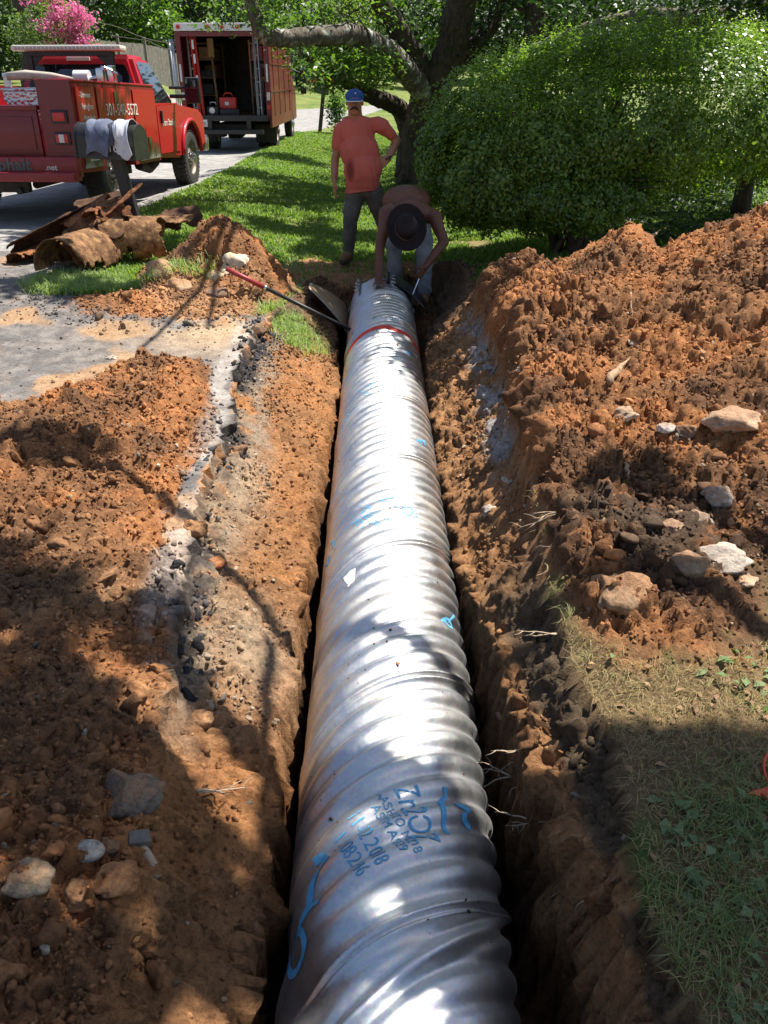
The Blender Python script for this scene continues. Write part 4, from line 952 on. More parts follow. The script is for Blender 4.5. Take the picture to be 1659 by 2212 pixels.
mb = MB(); mb.cyl((-.08, 0, .12), (.12, .02, .15), .03); mb.box((.10, 0, .15), (.10, .12, .20), bev=.02); mb.box((.24, .02, .17), (.08, .14, .22), bev=.02); mb.cyl((.12, 0, .26), (.34, -.05, .18), .018); mb.cyl((.27, 0, 0), (.27, 0, .1), .03); mb.tube([(.15, -.03, .22), (.2, -.09, .26), (.28, -.06, .22), (.3, 0, .1)], .012, 8); mb.build('jaw', M_chrome, t, autosm=40)
t = empty('rolled_canvas', on_truck(.50, -.55, 1.50), -R(3.96), 'pale rolled canvas bundle lying on the bed boxes of the red pickup', 'canvas')
mb = MB(); mb.tube([(-.42, -.02, .02), (-.2, 0, .03), (.1, 0, .02), (.35, .02, -.01)], [.045, .055, .04, .015], 12, jit=.3); mb.build('roll', mat('dusty_canvas', (.42, .37, .29), (.55, .50, .42), 14, .9), t, smooth=True)
mb = MB(); mb.cyl((-.48, 0, .02), (-.20, 0, .035), .03); mb.box((-.44, 0, -.04), (.07, .06, .12), bev=.01); mb.build('strap', M_alum, t)

# ---- box truck
bt = empty('box_truck', (-3.86, 22.0, .055), -R(.6), 'dark red box truck with its open back full of tools parked on the road', 'box truck')
HB, HW, F0 = 2.74, 1.09, .80
mb = MB(); L = 4.6
mb.box((-HW + .03, L / 2, (HB + F0) / 2), (.06, L, HB - F0)); mb.build('left_wall', M_maroon_shade, bt)
m, nt, b = nodes_of('maroon_side_panels', .38, 0, .4); b.inputs['Coat Weight'].default_value = .12; b.inputs['Coat Roughness'].default_value = .05
n = noise_node(nt, 2.2, 5, .6); r = ramp(nt, n.outputs[0], [(.35, (.10, .006, .010)), (.65, (.17, .014, .016))]); nt.links.new(r.outputs[0], b.inputs['Base Color']); M_side = m
mb = MB(); mb.box((HW - .03, L / 2, (HB + F0 - .25) / 2), (.06, L, HB - F0 + .25), bev=.012)
for zz in (1.35, 1.95): mb.box((HW + .008, L / 2, zz), (.016, L - .1, .035))
for k in range(4): mb.box((HW + .006, .6 + k * 1.1, 1.7), (.012, .03, 1.8))
rw = mb.build('right_wall', M_side, bt)
mb = MB(); mb.box((0, L / 2, HB + .02), (2 * HW, L, .05), bev=.01); mb.build('roof', M_white, bt)
mb = MB(); mb.box((0, L / 2, F0 - .03), (2 * HW - .12, L, .06)); mb.build('floor', M_wood, bt); mb = MB(); mb.box((0, L - .03, (HB + F0) / 2), (2 * HW - .12, .05, HB - F0)); bk = mb.build('bulkhead', mat('dim_grey_panel', (.16, .15, .14), (.24, .22, .20), 7, .8), bt)
pane('bulkhead_window', [(.15, L - .06, 1.55), (.62, L - .06, 1.55), (.62, L - .06, 2.0), (.15, L - .06, 2.0)], bk, mat('bright_cab_glass', (.5, .52, .52), (.7, .7, .68), 3, .2), .01, .003, .03)
mb = MB(); mb.box((-HW + .05, -.03, 1.77), (.13, .07, 1.94), bev=.015); mb.box((HW - .05, -.03, 1.77), (.13, .07, 1.94), bev=.015); mb.box((0, -.03, HB - .18), (2 * HW - .22, .07, .10), bev=.01); mb.build('rear_frame', M_maroon_shade, bt)
mb = MB(); mb.box((0, -.035, HB - .04), (2 * HW + .03, .08, .16), bev=.015); hd = mb.build('header', M_white, bt)
for xx in (-.99, -.30, .05, .40, .98): mb = MB(); mb.cyl((xx, -.08, HB - .04), (xx, -.115, HB - .04), .045, 14); mb.build('marker_lamp', M_lens, hd, autosm=30)
for sx in (-1, 1):
    for zz, mm, nm_, h in ((1.75, M_white, 'reflector_strip', .38), (1.25, M_clear, 'lamp', .17), (1.02, M_lens, 'lamp', .10)):
        mb = MB(); mb.box((sx * (HW - .05), -.075, zz), (.045 if nm_ == 'reflector_strip' else .075, .03, h), bev=.012); mb.build(nm_, mm, bt, autosm=40)
mb = MB(); mb.box((0, -.05, F0 - .03), (2.0, .14, .13), bev=.012); mb.build('sill', M_black, bt)
mb = MB(); mb.box((-.05, -.16, .47), (1.86, .20, .10), bev=.012); mb.box((-.45, -.1, .62), (.1, .06, .3)); mb.box((.52, -.1, .62), (.1, .06, .3)); mb.build('step_bumper', M_black, bt)
mb = MB(); mb.box((-.66, -.13, .66), (.32, .012, .16), bev=.004); pl = mb.build('licence_plate', M_white, bt)
text_obj('plate_text', '01L-902', .105, M_charc, pl, frame((-.66, -.139, .655), (1, 0, 0), (0, 0, 1)), depth=.004, squeeze=.75)
mb = MB(); mb.box((0, 2.6, .52), (.9, 5.0, .2)); mb.cyl((-.9, 1.35, .42), (.9, 1.35, .42), .09); mb.sphere((0, 1.35, .42), .2); mb.box((-.4, .5, .45), (.4, .5, .25)); mb.build('chassis', M_under, bt)
for sx in (-1, 1):
    for k in (0, 1): wheel('wheel', bt, (sx * (.92 - .27 * k), 1.35, .42), .42, .24, sx, .08 if k == 0 else .08)
    wheel('wheel', bt, (sx * .88, 5.3, .42), .42, .24, sx)
    mb = MB(); mb.box((sx * .80, .85, .38), (.55, .02, .42)); mb.build('mud_flap', M_rubber, bt)
mb = MB(); mb.prism([(4.62, .5), (4.62, 2.3), (5.5, 2.25), (6.1, 1.5), (6.6, 1.3), (6.65, .5)], -.98, .98, 'x'); cb = mb.build('cab', M_side, bt, bev=.03, autosm=40)
for sx in (-1, 1):
    mb = MB(); mb.tube([(sx * .98, 5.2, 1.25), (sx * 1.36, 5.2, 1.2), (sx * 1.38, 5.2, 1.75), (sx * .98, 5.2, 1.9)], .014, 6); mb.box((sx * 1.38, 5.17, 1.68), (.17, .05, .34), bev=.02); mb.box((sx * 1.38, 5.17, 1.32), (.17, .05, .2), bev=.02); mb.build('side_mirror', M_black, bt)
# silver rods strapped outside left
mb = MB()
for k in range(3): mb.cyl((-HW - .05 - .03 * k, -.02 - .05 * k, .35), (-HW - .07 - .03 * k, -.02 - .05 * k, 2.45), .018, 8)
t = mb.build('long_pole_bundle', M_alum, smooth=True); t.location = bt.location; tag(t, 'bundle of thin silver poles upright on the left outside of the box truck', 'poles')
def bt_thing(name, lab, cat): return empty(name, bt.location, bt.rotation_euler.z, lab, cat)
def ladder(name, x, y0, z0, H, w_, m, lab, lean=.08):
    t = bt_thing(name, lab, 'ladder')
    for s in (-1, 1): mb = MB(); mb.tube([(x + s * w_ / 2, y0, z0), (x + s * w_ / 2 - lean * .3, y0 + .1, z0 + H)], .03, 4); mb.build('rail', m, t)
    for k in range(int(H / .28)): mb = MB(); zz = z0 + .2 + k * .28; mb.cyl((x - w_ / 2, y0 + .1 * zz / H, zz), (x + w_ / 2, y0 + .1 * zz / H, zz), .015, 6); mb.build('rung', m, t)
ladder('ladder', .80, .08, F0, 1.85, .10, M_alum, 'silver ladder standing at the right of the box truck opening')
ladder('ladder', -.80, .12, F0, 1.70, .10, M_alum, 'thin silver ladder between the red ladder and the left frame of the box truck')
t = bt_thing('ladder', 'bright red ladder with white stickers at the left of the box truck opening', 'ladder')
M_rl = mat('red_fibreglass', (.50, .03, .025), (.6, .05, .04), 10, .5)
for s in (-1, 1): mb = MB(); mb.tube([(-.66 + s * .045, .1, F0), (-.74 + s * .045, .2, 2.55)], .035, 4); mb.build('rail', M_rl, t)
for zz in (2.35, 2.05, 1.60): mb = MB(); mb.box((-.695 - (zz - 1.6) * .04, .10, zz), (.05, .02, .2), bev=.004); mb.build('sticker', M_white, t)
t = bt_thing('broom', 'push broom with pale bristles upside down inside the box truck', 'broom'); mb = MB(); mb.cyl((-.36, .7, F0), (-.46, .9, 2.3), .03, 8); mb.build('handle', M_wood, t, smooth=True); mb = MB(); mb.box((-.46, .9, 2.3), (.16, .10, .42), bev=.03); mb.build('bristles', mat('straw_bristle', (.36, .22, .09), (.46, .30, .14), 60, .9), t)
for x, y, wd, hh, mm, nm_, lab in ((-.05, .5, .42, .26, M_rl, 'tool_bag', 'red tool bag on the floor of the open box truck'), (.0, .38, .5, .16, M_black, 'crate', 'black crate in front of the red tool bag in the box truck'), (-.42, .35, .3, .22, M_black, 'generator', 'small black machine with round silver dial at the left of the box truck floor')):
    t = bt_thing(nm_, lab, nm_.replace('_', ' ')); mb = MB(); mb.box((x, y, F0 + hh / 2 + (.16 if nm_ == 'tool_bag' else 0)), (wd, .28, hh), bev=.03); mb.build('body', mm, t, autosm=40)
    mb = MB(); zt = F0 + hh + (.16 if nm_ == 'tool_bag' else 0); mb.tube([(x - wd * .3, y, zt), (x - wd * .2, y, zt + .09), (x + wd * .2, y, zt + .09), (x + wd * .3, y, zt)], .016, 8); mb.build('handle', M_alum if nm_ == 'generator' else mm, t, smooth=True)
    if nm_ == 'generator': mb = MB(); mb.cyl((x, y - .15, F0 + .13), (x, y - .17, F0 + .13), .07, 20); mb.build('dial', M_alum, t)
    if nm_ == 'tool_bag': mb = MB(); mb.box((x - .02, y - .145, F0 + .28), (.10, .02, .08), bev=.01); mb.build('patch', M_white, t)
# shelving on both sides
for sx, lab in ((-1, 'cluttered wooden shelf along the left inside of the box truck'), (1, 'wire shelf with dark boxes along the right inside of the box truck')):
    t = bt_thing('shelf', lab, 'shelf')
    for zz in (1.25, 1.65, 2.05, 2.4): mb = MB(); mb.box((sx * .72, 2.6, zz), (.5, 3.0, .03)); mb.build('board', M_wood, t)
    for yy in (1.1, 2.5, 4.0): mb = MB(); mb.box((sx * .47, yy, 1.65), (.04, .04, 1.65)); mb.build('post', M_wood, t)
    for k in range(9):
        b0 = MB(); zz = (1.27, 1.67, 2.07)[k % 3]; hh = .12 + .18 * random.random(); b0.box((0, 0, 0), (.28, .3, hh), bev=.01); o = b0.build('bin', random.choice([M_black, M_wood, M_shade_red, M_rim, M_under]), t); o.location = (sx * .66, 1.2 + (k // 3) * .55, zz + hh / 2)
# ------------------------------------------------------------------ organic bodies: tapered capsules fused to one skin
def organic(name, parts, m, parent=None, voxel=.009, smooth=4, post=None):
    mb = MB()
    for p in parts:
        if p[0] == 's': mb.sphere(p[1], p[2], sub=3, sc=p[3] if len(p) > 3 else (1, 1, 1), M=p[4] if len(p) > 4 else None)
        else:
            p0, p1, r0, r1 = p[:4]; p0, p1 = Vector(p0), Vector(p1); mb.cyl(p0, p1, r0, 16, r1); mb.sphere(p0, r0, sub=2); mb.sphere(p1, r1, sub=2)
    o = mb.build(name + '_raw', m); 
    md = o.modifiers.new('r', 'REMESH'); md.mode = 'VOXEL'; md.voxel_size = voxel; md.use_smooth_shade = True
    sm = o.modifiers.new('s', 'SMOOTH'); sm.factor = .6; sm.iterations = smooth
    bpy.context.view_layer.update()
    me = bpy.data.meshes.new_from_object(o.evaluated_get(bpy.context.evaluated_depsgraph_get())); me.name = name
    bpy.data.objects.remove(o)
    if post: post(me)
    me.materials.clear(); me.materials.append(m); return link(name, me, parent)
def limb(*pr):
    """(point, radius) pairs -> chain"""
    return [(pr[i][0], pr[i + 1][0], pr[i][1], pr[i + 1][1]) for i in range(len(pr) - 1)]
def folds(amp, f=22, seed=3, stretch=(1, 1, .5)):
    def fn(me):
        co = np.empty(len(me.vertices) * 3, np.float32); me.vertices.foreach_get('co', co); co = co.reshape(-1, 3)
        no = np.empty(len(me.vertices) * 3, np.float32); me.vertices.foreach_get('normal', no); no = no.reshape(-1, 3)
        d = fbm(co[:, 0] * stretch[0] + .7 * co[:, 2] * stretch[2], co[:, 2] * stretch[2] + co[:, 1] * stretch[1], f, 3, seed) - .5
        co += no * (d * amp * 2)[:, None]; me.vertices.foreach_set('co', co.ravel()); me.update()
    return fn
def hand(wrist, dirv, palm_n, size=.19, curl=.3, spread=.12, thumb=1):
    """wrist point, pointing direction, palm normal -> capsule parts of a palm, four fingers, a thumb"""
    d = Vector(dirv).normalized(); n = Vector(palm_n).normalized(); n = (n - d * n.dot(d)).normalized(); s = d.cross(n) * thumb; P = Vector(wrist); out = []
    pl = size * .46
    for k in range(4):
        a = (k - 1.5) * .021; out.append((P + s * a * .7, P + d * pl + s * a, .017, .0125))
    for k, ln in enumerate((.40, .45, .42, .33)):
        a = (1.5 - k) * .0215; q = P + d * pl + s * a; dd = (d + s * (1.5 - k) * spread).normalized(); L = size * ln
        p1 = q + dd * L * .45; d2 = (dd + n * curl).normalized(); p2 = p1 + d2 * L * .32; d3 = (dd + n * curl * 2.2).normalized(); p3 = p2 + d3 * L * .25
        out += [(q, p1, .0098, .009), (p1, p2, .009, .0083), (p2, p3, .0083, .0072)]
    t0 = P + d * size * .12 + s * .03; t1 = t0 + (d * .7 + s * .75).normalized() * size * .22; t2 = t1 + (d + s * .25 + n * curl).normalized() * size * .18
    out += [(P + d * .01, t0, .016, .014), (t0, t1, .0135, .011), (t1, t2, .0105, .008)]
    return out
def skin_mat(name, c1, c2):
    m, nt, b = nodes_of(name, .5, 0, .45); n = noise_node(nt, 9, 6); r = ramp(nt, n.outputs[0], [(.35, c1), (.65, c2)]); nt.links.new(r.outputs[0], b.inputs['Base Color'])
    b.inputs['Subsurface Weight'].default_value = .12; b.inputs['Subsurface Radius'].default_value = (.02, .008, .004); b.inputs['Subsurface Scale'].default_value = .5
    n2 = noise_node(nt, 160, 4); bump(nt, b, n2.outputs[0], .15, .002); return m
M_skin = skin_mat('tanned_skin', (.36, .16, .085), (.44, .215, .12)); M_skin2 = skin_mat('backlit_brown_skin', (.14, .052, .029), (.20, .078, .045))  # worker's deep brown skin is also darkened in colour for backlight
m, nt, b = nodes_of('coral_cotton', .9, 0, .2); n = noise_node(nt, 2.6, 5); r = ramp(nt, n.outputs[0], [(.35, (.54, .12, .085)), (.65, (.64, .165, .115))])
tc = nt.nodes.new('ShaderNodeTexCoord'); vm = nt.nodes.new('ShaderNodeVectorMath'); vm.operation = 'SUBTRACT'; vm.inputs[1].default_value = (.02, -.17, 1.0)
sc_ = nt.nodes.new('ShaderNodeVectorMath'); sc_.operation = 'MULTIPLY'; sc_.inputs[1].default_value = (17, 3, 7.2); ln = nt.nodes.new('ShaderNodeVectorMath'); ln.operation = 'LENGTH'
nt.links.new(tc.outputs['Object'], vm.inputs[0]); nt.links.new(vm.outputs[0], sc_.inputs[0]); nt.links.new(sc_.outputs[0], ln.inputs[0])
wet = ramp(nt, ln.outputs['Value'], [(.45, (.8, .8, .8)), (1.15, (0, 0, 0))]); nt.links.new(mixc(nt, wet.outputs[0], r.outputs[0], (.17, .03, .022)), b.inputs['Base Color']); n2 = noise_node(nt, 300, 3); bump(nt, b, n2.outputs[0], .2, .001); M_shirt = m
M_work = mat('dusty_work_trousers', (.085, .078, .066), (.16, .145, .12), 6, .95, bmp=.3, bs=200, bd=.002)
M_jean = mat('faded_jeans', (.19, .21, .24), (.36, .37, .37), 5, .95, bmp=.3, bs=200, bd=.002)
M_boot = mat('tan_work_boot', (.17, .085, .035), (.28, .15, .07), 14, .8); M_sole = mat('boot_sole', (.03, .025, .02), (.06, .05, .04), 14, .8)
M_cap = mat('blue_cap_cloth', (.02, .075, .24), (.03, .10, .30), 12, .85); M_hair = mat('black_hair', (.012, .01, .009), (.03, .024, .02), 90, .7, bmp=.5, bs=200)
M_eye = mat('eye_white', (.5, .46, .42), (.55, .5, .46), 9, .3)

# ---- the standing man.  local: x right in the photo, -y towards the camera, z up
foot = G(758, 566, -.12); MX, MY = foot.x, foot.y; MZ = hz(MX, MY)
man = empty('person', (MX, MY, MZ), 0, 'man in blue cap and coral t-shirt standing on the lawn with hand on hip', 'person')
def mp(u, v, dy=0.):
    p = D(u, v, MY + dy); return Vector((p.x - MX, p.y - MY, p.z - MZ))
hd = mp(766, 222, -.02); hipL, hipR = mp(768, 402, 0), mp(806, 402, .0); hipC = (hipL + hipR) / 2
kneeL, ankL = mp(757, 470, -.02), mp(753, 543, .03); kneeR, ankR = mp(826, 472, .10), mp(848, 536, .24)
ankL.z = max(.09, ankL.z); ankR.z = hz(MX + ankR.x, MY + ankR.y) - MZ + .09
nk = mp(768, 254, .01); shL, shR = mp(737, 279, .0), mp(826, 272, .02)
elL, wrL = mp(724, 343, .02), mp(722, 392, -.03); elR, wrR = mp(857, 303, .10), mp(839, 342, -.05)
# head with face, neck, arms, hands: one skin
hw = .078
face = [('s', hd + Vector((0, .018, .03)), .095, (.92, 1.0, 1.0)), ('s', hd + Vector((0, -.012, -.045)), .078, (.95, .92, .90)), ('s', hd + Vector((0, -.03, -.085)), .044, (1.2, .95, .75)),
        ('s', hd + Vector((0, -.098, -.010)), .017, (.95, 1.15, 1.1)), ('s', hd + Vector((0, -.088, .014)), .011, (.9, 1.1, 2)), ('s', hd + Vector((-.034, -.068, -.012)), .024, (1, .7, .9)), ('s', hd + Vector((.034, -.068, -.012)), .024, (1, .7, .9)),
        ('s', hd + Vector((0, -.078, .040)), .03, (1.7, .5, .45)), ('s', hd + Vector((-.083, .012, -.002)), .022, (.45, .8, 1.3)), ('s', hd + Vector((.083, .012, -.002)), .022, (.45, .8, 1.3)), ('s', hd + Vector((0, -.080, -.062)), .016, (1.5, .7, .5))]
skinp = face + [(hd + Vector((0, .02, -.05)), nk + Vector((0, .02, -.05)), .070, .078)]
skinp += limb((nk + Vector((0, .01, -.08)), .09), (hipC + Vector((0, 0, .3)), .12))
skinp += limb((nk + Vector((0, .01, -.10)), .06), (shL + Vector((0.02, 0, 0)), .052), (elL, .044), (wrL + (elL - wrL) * .3, .040), (wrL, .028))
skinp += limb((nk + Vector((0, .01, -.10)), .06), (shR + Vector((-.02, 0, 0)), .052), (elR, .046), (wrR + (elR - wrR) * .35, .040), (wrR, .028))
skinp += hand(wrL, (.04, -.05, -1), (.8, .3, 0), .185, .35, .05, 1)
skinp += hand(wrR, (-.80, -.10, -.60), (-.2, .9, -.1), .185, .25, .16, -1)
organic('body', skinp, M_skin, man, .0058, 3)
for s in (-1, 1):
    mb = MB(); mb.sphere(hd + Vector((s * .031, -.079, .012)), .0115, sub=2, sc=(1.2, .8, .75)); e = mb.build('eye', M_eye, man, smooth=True)
    mb = MB(); mb.sphere(hd + Vector((s * .031, -.087, .012)), .0055, sub=2); mb.build('pupil', M_hair, e, smooth=True)
    organic('eyebrow', limb((hd + Vector((s * .016, -.092, .031)), .005), (hd + Vector((s * .046, -.082, .032)), .004)), M_hair, man, .003, 1)
organic('moustache', limb((hd + Vector((-.036, -.080, -.060)), .008), (hd + Vector((-.016, -.096, -.042)), .011), (hd + Vector((.016, -.096, -.042)), .011), (hd + Vector((.036, -.080, -.060)), .008)), M_hair, man, .0035, 2)
organic('hair', [('s', hd + Vector((0, .035, .022)), .094, (.90, .92, .85))], M_hair, man, .006, 2)
cp = organic('cap', [('s', hd + Vector((0, .012, .055)), .100, (.98, 1.05, .74))], M_cap, man, .006, 2)
def brim(center, w_, L, tilt, name, m, parent):
    mb = MB(); n = 14; vs = []
    for k in range(n + 1):
        a = math.pi * k / n; x = -math.cos(a) * w_; y = -math.sin(a) * L; z = -tilt * math.sin(a) * L - .10 * (x / w_) ** 2 * .16
        vs += [(center[0] + x, center[1] + y, center[2] + z), (center[0] + x, center[1] + y, center[2] + z - .006), (center[0] + x * .96, center[1] + .01, center[2] - .012 * (x / w_) ** 2 + .004), (center[0] + x * .96, center[1] + .01, center[2] - .012 * (x / w_) ** 2 - .002)]
    fs = []
    for k in range(n): a = k * 4; fs += [(a, a + 4, a + 6, a + 2), (a + 1, a + 3, a + 7, a + 5), (a, a + 1, a + 5, a + 4)]
    mb.add(vs, fs); return mb.build(name, m, parent, smooth=True)
br = brim(hd + Vector((0, -.078, .046)), .082, .075, .35, 'cap_brim', M_cap, cp)
mb = MB(); c0 = hd + Vector((0, -.078, .046)); mb.tube([(c0.x - math.cos(a) * .083, c0.y - math.sin(a) * .077, c0.z - .35 * math.sin(a) * .077 - .016 * math.cos(a) ** 2 - .004) for a in np.linspace(.05, math.pi - .05, 16)], .0055, 6); mb.build('brim_edge', M_white, cp, smooth=True)
mb = MB(); mb.sphere(hd + Vector((.012, -.088, .088)), .008, sub=1, sc=(1.2, .4, 1)); mb.build('button_badge', M_white, cp)
# shirt
chest = nk + Vector((0, .0, -.16)); belly = hipC + Vector((-.01, -.045, .17)); hem = hipC + Vector((-.012, -.01, -.03))
sp_ = limb((nk + Vector((0, .01, -.035)), .080), (nk + Vector((0, .01, -.07)), .10)) + [('s', chest + Vector((0, .01, .02)), .16, (1.28, .80, 1.05)), ('s', (chest + belly) / 2 + Vector((0, -.01, 0)), .174, (1.22, .80, 1.15)), ('s', belly, .186, (1.10, .90, 1.1)), ('s', belly + Vector((0, .015, -.10)), .172, (1.08, .86, .9)), ('s', hem + Vector((0, 0, .05)), .170, (1.12, .84, .8)), ('s', hem + Vector((0, 0, -.04)), .172, (1.14, .84, .7))]
sp_ += limb((shL + Vector((.05, 0, .0)), .076), (shL, .078), (shL + (elL - shL) * .55, .066)) + limb((shR + Vector((-.06, 0, .01)), .076), (shR, .076), (shR + (elR - shR) * .62, .062)) + limb((nk + Vector((0, .01, -.07)), .08), (shL + Vector((.03, 0, .015)), .07)) + limb((nk + Vector((0, .01, -.07)), .08), (shR + Vector((-.03, 0, .015)), .07))
def cut_hem(me):
    folds(.020, 9, 3, (1.5, 1, .40))(me); bm = bmesh.new(); bm.from_mesh(me)
    bmesh.ops.bisect_plane(bm, geom=bm.verts[:] + bm.edges[:] + bm.faces[:], plane_co=hem + Vector((0, 0, -.025)), plane_no=(-.12, .10, 1), clear_inner=True)
    ed = [e for e in bm.edges if e.is_boundary]; r_ = bmesh.ops.extrude_edge_only(bm, edges=ed); vs_ = [v for v in r_['geom'] if isinstance(v, bmesh.types.BMVert)]
    for v in vs_: v.co.z += .03; v.co.x = hem.x + (v.co.x - hem.x) * .93; v.co.y = hem.y + (v.co.y - hem.y) * .93
    for f in bm.faces: f.smooth = True
    bm.to_mesh(me); bm.free()
organic('t_shirt', sp_, M_shirt, man, .008, 4, cut_hem)
tp = [('s', hipC + Vector((0, .02, -.02)), .15, (1.14, .86, .9))] + limb((hipL + Vector((.01, .01, -.04)), .115), (kneeL, .088), (ankL + Vector((0, 0, .02)), .066)) + limb((hipR + Vector((-.01, .01, -.04)), .115), (kneeR, .088), (ankR + Vector((0, 0, .02)), .066))
organic('trousers', tp, M_work, man, .009, 4, folds(.012, 12, 9, (1, 1, 1.4)))
mb = MB(); mb.tube([(wrR + Vector((.002, 0, .004))) + Vector((math.cos(a) * .034, math.sin(a) * .034, .012 * math.cos(a))) for a in np.linspace(0, 2 * math.pi, 18)], .008, 6); mb.cyl(wrR + Vector((.012, -.035, .008)), wrR + Vector((.014, -.047, .009)), .021, 18); mb.build('wristwatch', M_black, man, autosm=40)
for an, tw in ((ankL, -.35), (ankR, .35)):
    b_ = organic('boot', limb((an + Vector((0, .01, .07)), .060), (an + Vector((0, .0, -.02)), .055), (an + Vector((tw * .12, -.13, -.045)), .048), (an + Vector((tw * .16, -.17, -.05)), .044)) + limb((an + Vector((0, .0, -.02)), .055), (an + Vector((-tw * .04, .05, -.045)), .045)), M_boot, man, .008, 2)
    organic('sole', limb((an + Vector((-tw * .04, .06, -.078)), .040), (an + Vector((tw * .08, -.10, -.078)), .044), (an + Vector((tw * .17, -.19, -.078)), .038)), M_sole, b_, .008, 1, lambda me: [setattr(v.co, 'z', max(v.co.z, 0) * .0 + (v.co.z if abs(v.co.z) < 9 else 0)) for v in []])

# ---- the worker bending over the pipe end
WX, WY, WZ = .30, 8.62, -.42
wk = empty('person', (WX, WY, WZ), 0, 'shirtless worker in brown brimmed hat bending over the far end of the pipe', 'person')
def wp_(u, v, Y): p = D(u, v, Y); return Vector((p.x - WX, p.y - WY, p.z - WZ))
sL, sR = wp_(838, 458, 8.34), wp_(935, 466, 8.38); hp = wp_(882, 428, 8.92); hpL, hpR = hp + Vector((-.105, 0, -.03)), hp + Vector((.12, 0, -.03))
hat_c = wp_(878, 492, 8.05); eL_, wL_ = wp_(822, 532, 8.16), wp_(818, 588, 8.02); eR_, wR_ = wp_(960, 522, 8.30), wp_(918, 577, 8.12)
wL_ = Vector((wL_.x, 7.99 - WY, -.09 + .055 - WZ)); eL_ = Vector((wp_(821, 530, 8.15).x, 8.15 - WY, wp_(821, 530, 8.15).z))
mid = (sL + sR) / 2; bk = wp_(878, 425, 8.62)
wsk = [('s', mid + Vector((0, .06, .01)), .155, (1.38, 1.0, .80)), ('s', bk + Vector((0, .0, -.04)), .18, (1.38, 1.1, .85)), ('s', (bk + hp) / 2 + Vector((0, .04, -.06)), .155, (1.2, 1.2, .9)), ('s', hp + Vector((0, -.02, -.06)), .145, (1.12, 1, .9))]
wsk += limb((mid + Vector((0, -.02, .0)), .075), (hat_c + Vector((0, .10, -.02)), .06)) + [('s', hat_c + Vector((0, .06, -.05)), .088, (.85, 1.05, 1.1)), ('s', hat_c + Vector((0, .07, -.13)), .055, (.9, .9, .9)), ('s', hat_c + Vector((0, .005, -.12)), .016, (.9, 1.2, 1))]
wsk += limb((sL + Vector((.03, .03, 0)), .082), (sL + Vector((-.02, 0, -.01)), .074), (sL + (eL_ - sL) * .5, .060), (eL_, .049), (eL_ + (wL_ - eL_) * .3, .050), (wL_, .033))
wsk += limb((sR + Vector((-.03, .03, 0)), .082), (sR + Vector((.02, 0, -.01)), .074), (sR + (eR_ - sR) * .5, .060), (eR_, .050), (eR_ + (wR_ - eR_) * .3, .049), (wR_, .033))
wsk += hand(wL_ + Vector((0, -.01, -.005)), (.0, -1, -.16), (0, .1, -1), .19, .22, .22, 1) + hand(wR_, (-.55, -.35, -.75), (-.5, .6, 0), .18, .9, .02, -1)
organic('body', wsk, M_skin2, wk, .0062, 3)
wtr = [('s', hp + Vector((0, .03, -.06)), .158, (1.15, .95, .95))] + limb((hpL + Vector((0, .03, -.05)), .112), (wp_(850, 520, 8.80), .090), (Vector((wp_(855, 590, 8.72).x, 8.86 - WY, .09)), .075)) + limb((hpR + Vector((0, .03, -.05)), .112), (wp_(918, 545, 8.72), .092), (Vector((wp_(918, 600, 8.66).x, 8.72 - WY, .09)), .078))
organic('jeans', wtr, M_jean, wk, .009, 4, folds(.014, 10, 19, (1, 1, 1.3)))
for px_, py_ in ((wp_(855, 590, 8.72).x, 8.86 - WY), (wp_(918, 600, 8.66).x, 8.72 - WY)):
    organic('boot', limb((Vector((px_, py_, .10)), .055), (Vector((px_, py_, .05)), .052), (Vector((px_, py_ - .17, .035)), .042)), M_boot, wk, .008, 2)
# the hat: crown and wide brim, tipped towards the camera
M_hat = mat('brown_felt', (.010, .0045, .004), (.02, .009, .007), 22, .85, bmp=.3, bs=120, bd=.003)
HM = Matrix.Translation(hat_c) @ Matrix.Rotation(R(62), 4, 'X') @ Matrix.Rotation(R(6), 4, 'Y')
mb = MB(); prof = [(.212, .012), (.208, .026), (.185, .008), (.15, -.004), (.118, .0), (.112, .02), (.104, .07), (.094, .100), (.07, .112), (.035, .104), (.001, .100)]
mb.lathe(prof, 40, HM @ Matrix.Diagonal((.93, 1.08, 1, 1))); mb.lathe([(.212, .012), (.15, -.014), (.100, -.010), (.001, .03)], 40, HM @ Matrix.Diagonal((.93, 1.08, 1, 1)))
hat = mb.build('hat', M_hat, wk, smooth=True)
mb = MB(); mb.lathe([(.1165, .004), (.1195, .010), (.1195, .018), (.116, .024)], 40, HM @ Matrix.Diagonal((.93, 1.08, 1, 1))); mb.build('hat_band', mat('worn_leather_band', (.10, .07, .045), (.22, .17, .12), 60, .6), hat, smooth=True)
# wrench in his right hand
mb = MB(); tip = wR_ + Vector((-.06, -.05, -.10)); mb.cyl(tip, tip + Vector((-.055, -.10, -.12)), .006, 8); mb.box(tip + Vector((-.058, -.105, -.125)), (.022, .022, .02), bev=.003)
t = mb.build('wrench', M_chrome, smooth=False); t.location = wk.location; tag(t, 'slim steel ratchet wrench held by the bending worker', 'wrench')
